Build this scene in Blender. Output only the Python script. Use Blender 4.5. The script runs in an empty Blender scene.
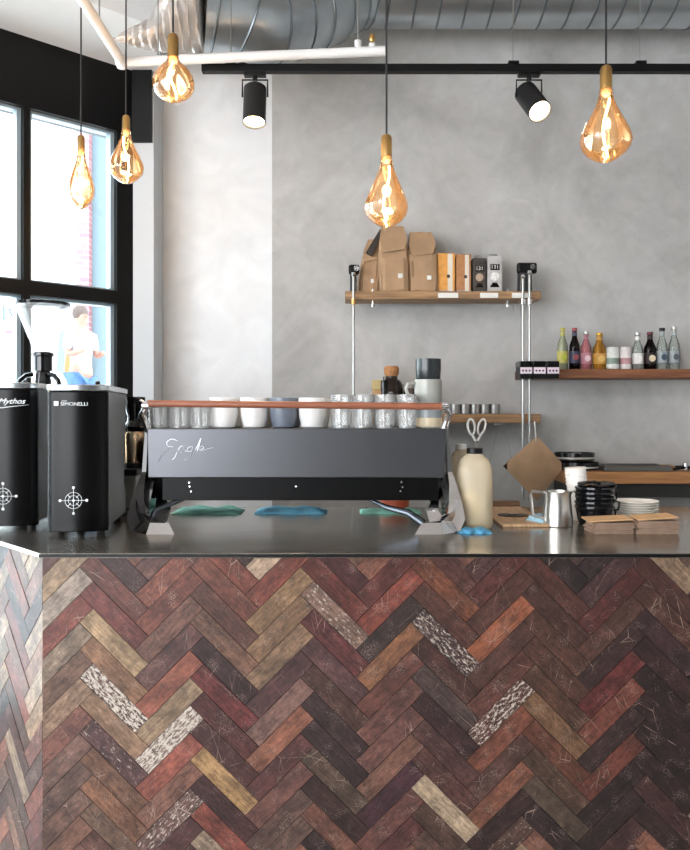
import bpy, bmesh, math, random
from mathutils import Vector, Matrix
random.seed(7)
S = bpy.context.scene
COL = S.collection
PI = math.pi
# ------------------------------------------------------------------ camera
F = 800.0; CZ = 1.48; HY = 415.0
cam = bpy.data.objects.new('camera', bpy.data.cameras.new('camera')); COL.objects.link(cam)
cam.location = (0, 0, CZ); cam.rotation_euler = (PI/2, 0, 0)
cam.data.sensor_fit = 'HORIZONTAL'; cam.data.sensor_width = 36
cam.data.lens = 36*F/690; cam.data.shift_y = -10/690; cam.data.clip_end = 200
S.camera = cam
def at(px, py, Y): return Vector(((px-345)/F*Y, Y, CZ+(HY-py)/F*Y))
def X_(px, Y): return (px-345)/F*Y
def Z_(py, Y): return CZ+(HY-py)/F*Y
# ------------------------------------------------------------------ materials
def lin(c):
    if isinstance(c, str):
        c = c.lstrip('#'); c = [int(c[i:i+2], 16)/255 for i in (0, 2, 4)]
    return tuple(((x/12.92) if x <= .04045 else ((x+.055)/1.055)**2.4) for x in c)+(1,)
def newmat(name):
    m = bpy.data.materials.new(name); m.use_nodes = True
    nt = m.node_tree; return m, nt, nt.nodes['Principled BSDF'], nt.nodes['Material Output']
MATS = {}
def mat(name, col, rough=.5, metal=0., noise=0., scale=20., bump=0., emit=0, ecol=None, stretch=None, spec=.5, coat=0.):
    if name in MATS: return MATS[name]
    m, nt, b, out = newmat(name)
    c = lin(col)
    b.inputs['Base Color'].default_value = c
    b.inputs['Roughness'].default_value = rough
    b.inputs['Metallic'].default_value = metal
    b.inputs['Specular IOR Level'].default_value = spec
    b.inputs['Coat Weight'].default_value = coat
    tc = nt.nodes.new('ShaderNodeTexCoord'); mp = nt.nodes.new('ShaderNodeMapping')
    nt.links.new(tc.outputs['Object'], mp.inputs['Vector'])
    if stretch: mp.inputs['Scale'].default_value = stretch
    n = nt.nodes.new('ShaderNodeTexNoise'); n.inputs['Scale'].default_value = scale; n.inputs['Detail'].default_value = 5
    nt.links.new(mp.outputs[0], n.inputs['Vector'])
    if noise:
        r = nt.nodes.new('ShaderNodeValToRGB')
        r.color_ramp.elements[0].position = .3; r.color_ramp.elements[1].position = .7
        r.color_ramp.elements[0].color = tuple(x*(1-noise) for x in c[:3])+(1,)
        r.color_ramp.elements[1].color = tuple(min(1, x*(1+noise)) for x in c[:3])+(1,)
        nt.links.new(n.outputs[0], r.inputs[0]); nt.links.new(r.outputs[0], b.inputs['Base Color'])
    if bump:
        bp = nt.nodes.new('ShaderNodeBump'); bp.inputs['Strength'].default_value = bump; bp.inputs['Distance'].default_value = .01
        nt.links.new(n.outputs[0], bp.inputs['Height']); nt.links.new(bp.outputs[0], b.inputs['Normal'])
    if emit:
        b.inputs['Emission Color'].default_value = lin(ecol or col); b.inputs['Emission Strength'].default_value = emit
    MATS[name] = m; return m
def thin_glass(name, tint='#ffffff', rough=.02, ior=1.5, body=0.0, bodycol='#ffffff', gain=1.0):
    """thin walled glass: a Fresnel mix of tinted transmission and reflection"""
    if name in MATS: return MATS[name]
    m, nt, b, out = newmat(name); nt.nodes.remove(b)
    t = nt.nodes.new('ShaderNodeBsdfTransparent'); t.inputs[0].default_value = lin(tint)
    g = nt.nodes.new('ShaderNodeBsdfGlossy'); g.inputs['Roughness'].default_value = rough
    f = nt.nodes.new('ShaderNodeFresnel'); f.inputs[0].default_value = ior
    mul = nt.nodes.new('ShaderNodeMath'); mul.operation = 'MULTIPLY'; mul.use_clamp = True; mul.inputs[1].default_value = gain
    nt.links.new(f.outputs[0], mul.inputs[0])
    mx = nt.nodes.new('ShaderNodeMixShader'); nt.links.new(mul.outputs[0], mx.inputs[0])
    nt.links.new(t.outputs[0], mx.inputs[1]); nt.links.new(g.outputs[0], mx.inputs[2])
    last = mx
    if body:
        d = nt.nodes.new('ShaderNodeBsdfDiffuse'); d.inputs[0].default_value = lin(bodycol)
        m2 = nt.nodes.new('ShaderNodeMixShader'); m2.inputs[0].default_value = body
        nt.links.new(mx.outputs[0], m2.inputs[1]); nt.links.new(d.outputs[0], m2.inputs[2]); last = m2
    nt.links.new(last.outputs[0], out.inputs[0]); MATS[name] = m; return m
def plaster(name, c1, c2, c3, sc=1.6, bump=.15, rough=.75):
    m, nt, b, out = newmat(name)
    tc = nt.nodes.new('ShaderNodeTexCoord')
    n1 = nt.nodes.new('ShaderNodeTexNoise'); n1.inputs['Scale'].default_value = sc; n1.inputs['Detail'].default_value = 8; n1.inputs['Roughness'].default_value = .62; n1.inputs['Distortion'].default_value = .8
    n2 = nt.nodes.new('ShaderNodeTexNoise'); n2.inputs['Scale'].default_value = sc*5; n2.inputs['Detail'].default_value = 6; n2.inputs['Distortion'].default_value = 1.5
    for n in (n1, n2): nt.links.new(tc.outputs['Object'], n.inputs['Vector'])
    r = nt.nodes.new('ShaderNodeValToRGB'); e = r.color_ramp.elements
    e[0].position = .32; e[0].color = lin(c1); e[1].position = .68; e[1].color = lin(c3)
    k = e.new(.5); k.color = lin(c2)
    nt.links.new(n1.outputs[0], r.inputs[0])
    mr = nt.nodes.new('ShaderNodeMapRange'); mr.inputs[1].default_value = .3; mr.inputs[2].default_value = .7; mr.inputs[3].default_value = .93; mr.inputs[4].default_value = 1.05
    nt.links.new(n2.outputs[0], mr.inputs[0])
    mul = nt.nodes.new('ShaderNodeVectorMath'); mul.operation = 'SCALE'
    nt.links.new(r.outputs[0], mul.inputs[0]); nt.links.new(mr.outputs[0], mul.inputs['Scale'])
    nt.links.new(mul.outputs[0], b.inputs['Base Color'])
    b.inputs['Roughness'].default_value = rough
    bp = nt.nodes.new('ShaderNodeBump'); bp.inputs['Strength'].default_value = bump; bp.inputs['Distance'].default_value = .01
    nt.links.new(n2.outputs[0], bp.inputs['Height']); nt.links.new(bp.outputs[0], b.inputs['Normal'])
    MATS[name] = m; return m
def wood(name, c1, c2, rough=.55, stretch=(2, 30, 30), scale=3):
    if name in MATS: return MATS[name]
    m, nt, b, out = newmat(name)
    tc = nt.nodes.new('ShaderNodeTexCoord'); mp = nt.nodes.new('ShaderNodeMapping'); mp.inputs['Scale'].default_value = stretch
    nt.links.new(tc.outputs['Object'], mp.inputs[0])
    n = nt.nodes.new('ShaderNodeTexNoise'); n.inputs['Scale'].default_value = scale; n.inputs['Detail'].default_value = 7; n.inputs['Distortion'].default_value = .4
    nt.links.new(mp.outputs[0], n.inputs[0])
    r = nt.nodes.new('ShaderNodeValToRGB'); r.color_ramp.elements[0].position = .32; r.color_ramp.elements[1].position = .68
    r.color_ramp.elements[0].color = lin(c1); r.color_ramp.elements[1].color = lin(c2)
    nt.links.new(n.outputs[0], r.inputs[0]); nt.links.new(r.outputs[0], b.inputs['Base Color'])
    bp = nt.nodes.new('ShaderNodeBump'); bp.inputs['Strength'].default_value = .2; bp.inputs['Distance'].default_value = .004
    nt.links.new(n.outputs[0], bp.inputs['Height']); nt.links.new(bp.outputs[0], b.inputs['Normal'])
    b.inputs['Roughness'].default_value = rough; MATS[name] = m; return m
# ------------------------------------------------------------------ mesh helpers
class MB:
    def __init__(s): s.v = []; s.f = []; s.mi = []; s.m = 0
    def add(s, vs, fs):
        o = len(s.v); s.v += [tuple(v) for v in vs]
        for f in fs: s.f.append([i+o for i in f]); s.mi.append(s.m)
        return s
    def box(s, x0, x1, y0, y1, z0, z1, M=None):
        vs = [Vector((x, y, z)) for z in (z0, z1) for x, y in ((x0, y0), (x1, y0), (x1, y1), (x0, y1))]
        if M: vs = [M@v for v in vs]
        return s.add(vs, [(3, 2, 1, 0), (4, 5, 6, 7), (0, 1, 5, 4), (1, 2, 6, 5), (2, 3, 7, 6), (3, 0, 4, 7)])
    def lathe(s, prof, c=(0, 0, 0), n=28, M=None, closed=False):
        vs = []; fs = []; k = len(prof)
        for i in range(n):
            a = 2*PI*i/n
            for r, z in prof: vs.append(Vector((c[0]+r*math.cos(a), c[1]+r*math.sin(a), c[2]+z)))
        if M: vs = [M@v for v in vs]
        for i in range(n):
            j = (i+1) % n
            for q in range(k-1): fs.append((i*k+q, j*k+q, j*k+q+1, i*k+q+1))
            if closed: fs.append((i*k+k-1, j*k+k-1, j*k, i*k))
        if not closed:
            if prof[0][0] > 1e-5: fs.append([i*k for i in range(n)][::-1])
            if prof[-1][0] > 1e-5: fs.append([i*k+k-1 for i in range(n)])
        return s.add(vs, fs)
    def tube(s, pts, r, n=10, closed=False, caps=True):
        pts = [Vector(p) for p in pts]; m = len(pts); rs = r if isinstance(r, (list, tuple)) else [r]*m
        T = []
        for i in range(m):
            if closed: t = pts[(i+1) % m]-pts[i-1]
            else: t = pts[min(i+1, m-1)]-pts[max(i-1, 0)]
            T.append(t.normalized())
        up = Vector((0, 0, 1)) if abs(T[0].z) < .9 else Vector((1, 0, 0))
        N = (up-T[0]*up.dot(T[0])).normalized(); vs = []
        for i in range(m):
            N = (N-T[i]*N.dot(T[i])).normalized(); B = T[i].cross(N)
            for j in range(n):
                a = 2*PI*j/n; vs.append(pts[i]+(N*math.cos(a)+B*math.sin(a))*rs[i])
        fs = []
        for i in range(m if closed else m-1):
            i2 = (i+1) % m
            for j in range(n):
                j2 = (j+1) % n; fs.append((i*n+j, i*n+j2, i2*n+j2, i2*n+j))
        if caps and not closed: fs.append(list(range(n))[::-1]); fs.append([(m-1)*n+j for j in range(n)])
        return s.add(vs, fs)
    def cyl(s, a, b, r, r2=None, n=20): return s.tube([a, b], [r, r if r2 is None else r2], n)
    def prism(s, poly, d, M=None):
        """poly: list of 3D points, d: extrusion vector"""
        d = Vector(d); a = [Vector(p) for p in poly]; b = [p+d for p in a]; n = len(a); vs = a+b
        if M: vs = [M@v for v in vs]
        return s.add(vs, [list(range(n))[::-1], [n+i for i in range(n)]]+[(i, (i+1) % n, n+(i+1) % n, n+i) for i in range(n)])
    def loft(s, rings):
        n = len(rings[0]); vs = [v for r in rings for v in r]; fs = []
        for i in range(len(rings)-1):
            for j in range(n): fs.append((i*n+j, i*n+(j+1) % n, (i+1)*n+(j+1) % n, (i+1)*n+j))
        fs.append(list(range(n))[::-1]); fs.append([(len(rings)-1)*n+j for j in range(n)])
        return s.add(vs, fs)
    def build(s, name, mats, parent=None, smooth=True, bevel=0, ang=35, loc=None, seg=2, sub=0):
        me = bpy.data.meshes.new(name); me.from_pydata([tuple(v) for v in s.v], [], s.f)
        if not isinstance(mats, (list, tuple)): mats = [mats]
        for m in mats: me.materials.append(m)
        bm = bmesh.new(); bm.from_mesh(me); 
        bm.faces.ensure_lookup_table()
        for f, i in zip(bm.faces, s.mi): f.material_index = i
        bmesh.ops.recalc_face_normals(bm, faces=bm.faces); bm.to_mesh(me); bm.free()
        if smooth:
            me.polygons.foreach_set('use_smooth', [True]*len(me.polygons)); me.set_sharp_from_angle(angle=math.radians(ang))
        o = bpy.data.objects.new(name, me); COL.objects.link(o)
        if loc is not None: o.location = loc
        if parent: o.parent = parent
        if bevel:
            b = o.modifiers.new('bevel', 'BEVEL'); b.width = bevel; b.segments = seg; b.limit_method = 'ANGLE'; b.angle_limit = math.radians(40)
        if sub:
            b = o.modifiers.new('sub', 'SUBSURF'); b.levels = sub; b.render_levels = sub
        return o
def tag(o, label=None, cat=None, group=None, kind=None):
    if label: o['label'] = label
    if cat: o['category'] = cat
    if group: o['group'] = group
    if kind: o['kind'] = kind
    return o
def thing(name, label, cat, loc=(0, 0, 0), rz=0, group=None):
    o = bpy.data.objects.new(name, None); COL.objects.link(o); o.empty_display_size = .05
    o.location = loc; o.rotation_euler = (0, 0, rz); return tag(o, label, cat, group)
def copy_tree(o, parent=None):
    c = o.copy(); COL.objects.link(c); c.parent = parent
    for ch in list(o.children): copy_tree(ch, c)
    return c
def dup(o, loc, label=None, rz=None, scale=None, group=None):
    c = copy_tree(o); c.location = loc
    if rz is not None: c.rotation_euler = (0, 0, rz)
    if scale: c.scale = (scale,)*3
    if label: c['label'] = label
    if group: c['group'] = group
    return c
def struct(mb, name, m, **k): return tag(mb.build(name, m, **k), kind='structure')
def text(name, body, size, m, parent, loc, rot, shear=0, ext=.0006, align='CENTER', sx=1.0):
    cu = bpy.data.curves.new(name, 'FONT'); cu.body = body; cu.size = size; cu.extrude = ext; cu.shear = shear
    cu.align_x = align; cu.align_y = 'CENTER'
    t = bpy.data.objects.new(name+'_c', cu); COL.objects.link(t)
    bpy.context.view_layer.update()
    dg = bpy.context.evaluated_depsgraph_get(); me = bpy.data.meshes.new_from_object(t.evaluated_get(dg))
    bpy.data.objects.remove(t); me.materials.clear(); me.materials.append(m)
    o = bpy.data.objects.new(name, me); COL.objects.link(o); o.parent = parent; o.location = loc; o.rotation_euler = rot; o.scale = (sx, 1, 1)
    return o
FRONT = (PI/2, 0, 0)     # text facing -Y
# ------------------------------------------------------------------ common materials
M_black = mat('black_steel', '#070708', .4, .0, spec=.25)
M_blackgloss = mat('black_gloss', '#08080a', .12)
M_chrome = mat('chrome', '#e8e8ea', .08, 1)
M_steel = mat('brushed_steel', '#c9c6c2', .28, 1, noise=.06, scale=8, stretch=(40, 40, 1))
M_white = mat('white_paint', '#eceff2', .55, noise=.02, scale=4)
M_brass = mat('brass', '#c8a064', .3, 1)
M_kraft = mat('kraft_paper', '#a98a6b', .8, noise=.12, scale=12, bump=.7)
M_glass = thin_glass('clear_glass', '#f8fbfb')
M_pane = thin_glass('window_glass', '#f4fafb', rough=0, gain=.6)
M_ceram = mat('white_ceramic', '#eceae8', .2)
M_rod = mat('galvanised_rod', '#a9a9a6', .35, 1)
# ------------------------------------------------------------------ room shell
WD = Vector((.73, .683, 0)).normalized()          # direction of the window wall, away from the viewer
WN = Vector((WD.y, -WD.x, 0))                     # into the room
W0 = Vector((-1.06, 4.0, 0))                      # its far end
def wp(t, n=0, z=0): return W0+WD*t+WN*n+Vector((0, 0, z))
MW = Matrix(((WD.x, WN.x, 0, W0.x), (WD.y, WN.y, 0, W0.y), (0, 0, 1, 0), (0, 0, 0, 1)))   # local (t, n, z)
M_conc = plaster('grey_plaster', '#a19f9c', '#b4b3b1', '#c3c2c0')
M_wwall = plaster('white_plaster', '#e2e4e7', '#e6e8ea', '#e9ebed', sc=.8, bump=.0)
M_ceil = mat('ceiling_paint', '#f2f3f4', .7, noise=.02, scale=3)
M_ceil2 = mat('upper_ceiling_paint', '#b5aca6', .8, noise=.04, scale=3)
CEIL = 4.05; SOF = 3.2
struct(MB().box(X_(272, 4.2), 3.2, 4.2, 4.35, 0, CEIL), 'wall_back', M_conc)
struct(MB().box(-1.15, X_(272, 4.2), 4.208, 4.35, 0, CEIL), 'wall_back_white', M_wwall)
struct(MB().box(-1.06, -.957, 4.0, 4.21, 0, SOF+.3), 'trim_pillar', [mat('pillar_paint', '#c3c8cc', .6)])
struct(MB().box(-1.062, -.963, 3.985, 4.0, 2.84, SOF), 'trim_pillar_plate', M_black)
M_floor = mat('concrete_floor', '#aaa49d', .5, noise=.1, scale=3)
struct(MB().prism([(-6, -4, -.1), (3.2, -4, -.1), (3.2, 4.35, -.1), (-.69, 4.35, -.1), tuple(wp(0, 0, -.1)), tuple(wp(-7.5, 0, -.1))], (0, 0, .1)), 'floor', M_floor)
struct(MB().box(3.2, 3.35, -4, 4.35, 0, CEIL), 'wall_right', M_conc)
struct(MB().prism([tuple(wp(-9, -.2, CEIL)), tuple(wp(.9, -.2, CEIL)), (3.3, 4.35, CEIL), (3.3, -4, CEIL)], (0, 0, .1)), 'ceiling', M_ceil2)
# low white soffit along the window wall
struct(MB().prism([tuple(wp(0, .0, SOF)), tuple(wp(-8, .0, SOF)), tuple(Vector((-.834, 3.55, SOF))-WD*8), (-.834, 3.55, SOF), (-.955, 4.2, SOF), (-1.06, 4.2, SOF)], (0, 0, .9)), 'ceiling_soffit', M_ceil)
# unseen rear wall behind the viewer; opening and dark tone added to shape light 
rw = MB(); rw.box(-6, 3.2, -4.15, -4, 2.7, CEIL); rw.box(-6, -5.6, -4.15, -4, 0, 2.7); rw.box(-1.6, 3.2, -4.15, -4, 0, 2.7); rw.box(-5.6, -1.6, -4.15, -4, 0, .2)
struct(rw, 'wall_front', mat('dark_front_paint', '#565350', .7, noise=.05, scale=2))
# window wall: header, sill, frames
HB = 2.88
SILL = .14
struct(MB().box(-7.5, 0.02, -.14, .0, HB, SOF+.05, MW), 'wall_window_header', M_black)
struct(MB().box(-7.5, 0.02, -.14, .0, SOF+.05, CEIL, MW), 'wall_window_upper', M_wwall)
struct(MB().box(-7.5, 0.02, -.14, .0, 0, SILL, MW), 'wall_window_sill', M_black)
M_frame = mat('window_frame_black', '#060708', .45, spec=.25)
M_frgrey = mat('window_frame_grey', '#8fa0aa', .4)
def wall_t(px):   # distance along the wall of a column seen in the photograph
    k = (px-345)/F
    return (k*W0.y-W0.x)/(WD.x-k*WD.y)
t1 = wall_t(117); t2 = wall_t(23.5); pitch = t1-t2
TR = 2.06
edges = [0.0]
bays = []; right = t1
NB = int((t1+7.4)/pitch)
for i in range(NB):
    left = right-pitch+.0
    bays.append((left+.03, right)); right = left
for i, (a, b) in enumerate(bays):
    r = thing('window_%d' % (i+1), None, None); tag(r, kind='structure'); 
    fr = MB()
    fr.box(b, (b+.03) if i else .0, -.1, .0, SILL, HB, MW)      # mullion at right end
    fr.box(a, b, -.1, .0, TR-.032, TR+.032, MW)
    fr.build('window_frame', M_frame, r, smooth=False)
    g = MB()
    for (z0, z1) in ((SILL, TR-.032), (TR+.032, HB)):
        g.box(a, a+.02, -.075, -.03, z0, z1, MW); g.box(b-.02, b, -.075, -.03, z0, z1, MW)
        g.box(a, b, -.075, -.03, z0, z0+.012, MW); g.box(a, b, -.075, -.03, z1-.012, z1, MW)
    g.build('window_bead', M_frgrey, r, smooth=False)
    p = MB(); p.box(a, b, -.056, -.05, SILL, TR, MW); p.box(a, b, -.056, -.05, TR, HB, MW)
    p.build('pane', M_pane, r, smooth=False)
# ------------------------------------------------------------------ outside
M_fac = mat('render_white', '#f4f5f6', .8, noise=.03, scale=1)
M_pave = mat('paving', '#cfcfcf', .8, noise=.05, scale=1)
tag(MB().box(-40, 8, -14, 30, -.35, -.2).build('ground', M_pave), kind='structure')
fb = thing('shop_building', 'pale rendered building across the street, seen through the window', 'building', (-6, 12, -.2))
MB().box(-7, 3.5, .3, 1.5, 0, 7).build('wall', M_fac, fb)
def brickmat():
    m, nt, b, out = newmat('pale_brick'); br = nt.nodes.new('ShaderNodeTexBrick'); tc = nt.nodes.new('ShaderNodeTexCoord')
    mp = nt.nodes.new('ShaderNodeMapping'); mp.inputs['Rotation'].default_value = (PI/2, 0, 0)
    nt.links.new(tc.outputs['Object'], mp.inputs[0]); nt.links.new(mp.outputs[0], br.inputs[0])
    br.inputs['Color1'].default_value = lin('#74424a'); br.inputs['Color2'].default_value = lin('#80565a'); br.inputs['Mortar'].default_value = lin('#8a8484')
    br.inputs['Scale'].default_value = 3.0; nt.links.new(br.outputs[0], b.inputs[0]); return m
MB().box(X_(76, 12)+6, X_(89, 12)+6, 0, .3, 0, 7).build('brick_pilaster', brickmat(), fb)
MB().box(X_(89, 12)+6, X_(112, 12)+6, .15, .3, 0, 7).build('blue_wall_panel', mat('pale_blue_render', '#525f66', .7), fb)
MB().box(X_(112, 12)+6, 3.5, .1, .3, 0, 7).build('end_wall_panel', mat('grey_blue_render', '#6a7478', .7), fb)
sg = thing('shop_sign', 'white shop sign with blue-grey letters seen through left window', 'sign', (X_(4, 12.24), 12.24, Z_(314, 12.24)))
MB().box(-1.0, .35, .0, .06, -.25, .25).build('sign_board', M_fac, sg)
text('lettering', 'RIV', .33, mat('sign_blue', '#24414c', .6), sg, (.0, -.004, 0), FRONT)
# posters on the facade
def poster(px0, px1, py0, py1, col, label, Y=12.278, slant=0):
    a = at(px0, py1, Y); w = X_(px1, Y)-X_(px0, Y); h = Z_(py0, Y)-Z_(py1, Y)
    t = thing('street_poster', label, 'poster', (a.x+w/2, Y, a.z))
    MB().prism([(-w/2, 0, 0), (w/2, 0, 0), (w/2+slant, 0, h), (-w/2+slant, 0, h)], (0, .02, 0)).build('poster_sheet', mat('poster_'+col, col, .7), t)
    return t
poster(2, 13, 328, 368, '#8a5a62', 'pink slanted street poster under the shop sign', slant=.06)
poster(56, 63, 330, 372, '#5c8470', 'pale green street poster left of the orange one', slant=.05)
poster(64, 70, 345, 374, '#9a5a2c', 'narrow orange street poster between green and blue ones', slant=.04)
# passer-by standing on a raised step, washed out by daylight
def person():
    Y = 10.6; base = at(80, 520, Y)
    r = tag(bpy.data.objects.new('person', None), 'person outside the window in a white top and blue trousers, standing', 'person'); COL.objects.link(r)
    r.location = (X_(81, Y), Y, Z_(430, Y)-.17); r.rotation_euler = (0, 0, 1.0)
    def skin(name, vs, es, rad, m, sub=2):
        me = bpy.data.meshes.new(name); me.from_pydata(vs, es, []); me.materials.append(m)
        o = bpy.data.objects.new(name, me); COL.objects.link(o); o.parent = r
        sk = o.modifiers.new('skin', 'SKIN'); 
        for i, q in enumerate(rad): me.skin_vertices[0].data[i].radius = q
        me.skin_vertices[0].data[0].use_root = True
        s = o.modifiers.new('s', 'SUBSURF'); s.levels = sub; s.render_levels = sub
        for p in me.polygons: p.use_smooth = True
        return o
    sk = mat('skin', '#7e5648', .6)
    V = [(0, 0, .9), (0, 0, 1.1), (0, 0, 1.3), (0, 0, 1.46), (0, -.01, 1.54), (0, -.02, 1.64), (0, -.01, 1.74),
         (.19, 0, 1.42), (.24, -.02, 1.15), (.2, -.22, 1.2), (-.19, 0, 1.42), (-.24, -.02, 1.15), (-.12, -.24, 1.22),
         (.1, 0, .85), (.11, -.01, .5), (.11, .02, .1), (.12, -.12, .03), (-.1, 0, .85), (-.11, -.01, .5), (-.11, .02, .1), (-.12, -.12, .03)]
    E = [(0, 1), (1, 2), (2, 3), (3, 4), (4, 5), (5, 6), (3, 7), (7, 8), (8, 9), (3, 10), (10, 11), (11, 12), (0, 13), (13, 14), (14, 15), (15, 16), (0, 17), (17, 18), (18, 19), (19, 20)]
    R = [(.15, .1), (.14, .1), (.17, .11), (.14, .09), (.05, .05), (.085, .1), (.07, .08), (.055, .055), (.045, .045), (.035, .035), (.055, .055), (.045, .045), (.035, .035),
         (.09, .09), (.065, .065), (.045, .045), (.04, .03), (.09, .09), (.065, .065), (.045, .045), (.04, .03)]
    skin('body', V, E, R, sk)
    skin('white_top', [(0, 0, .84), (0, 0, 1.1), (0, 0, 1.3), (0, 0, 1.44), (.19, 0, 1.42), (.235, -.01, 1.2), (-.19, 0, 1.42), (-.235, -.01, 1.2)],
         [(0, 1), (1, 2), (2, 3), (3, 4), (4, 5), (3, 6), (6, 7)], [(.17, .12), (.16, .12), (.19, .125), (.15, .1), (.07, .07), (.06, .06), (.07, .07), (.06, .06)], mat('white_cloth', '#8c8284', .8))
    skin('trousers', [(0, 0, .95), (.1, 0, .85), (.11, -.01, .5), (.11, .02, .1), (-.1, 0, .85), (-.11, -.01, .5), (-.11, .02, .1)],
         [(0, 1), (1, 2), (2, 3), (0, 4), (4, 5), (5, 6)], [(.17, .115), (.11, .11), (.085, .085), (.065, .065), (.11, .11), (.085, .085), (.065, .065)], mat('blue_denim', '#2f4c74', .8))
    mbh = MB(); mbh.lathe([(.0, .13), (.06, .115), (.1, .06), (.105, 0), (.09, -.05)], (0, .02, 1.7), 20); mbh.build('hair', mat('hair_brown', '#3a2a24', .7), r)
    for q in (-1, 1):
        MB().lathe([(0, -.012), (.012, 0), (0, .012)], (q*.032, -.115, 1.69), 10).build('eye', M_black, r)
    MB().prism([(-.012, -.11, 1.64), (.012, -.11, 1.64), (0, -.11, 1.69)], (0, -.025, 0)).build('nose', sk, r)
    return r
person()
struct(MB().box(-3.9, -2.2, 9.9, 11.2, -.2, Z_(430, 10.6)-.17), 'trim_terrace', M_fac)
# white van parked in the street
vY = 8.4
van = thing('van', 'white parked van seen through the window behind the grinders', 'vehicle', (X_(28, vY)-1.0, vY+.6, -.2))
prof = [(-2.0, .35), (-2.0, 1.95), (-1.9, 2.12), (.3, 2.16), (.75, 2.1), (1.0, 1.6), (1.7, 1.25), (1.95, 1.05), (1.98, .35)]
MB().prism([(x, -.85, z) for x, z in prof], (0, 1.7, 0)).build('van_body', mat('van_white', '#f2f4f6', .3), van, bevel=.06, seg=3)
for x in (-1.3, 1.2):
    MB().cyl((x, -.9, .33), (x, .9, .33), .32, n=24).build('wheel', M_black, van)
MB().prism([(.25, -.87, 1.35), (.9, -.87, 1.35), (.72, -.87, 1.85), (.25, -.87, 1.85)], (0, .02, 0)).build('side_window', mat('dark_glass', '#30383f', .1), van)
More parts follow.
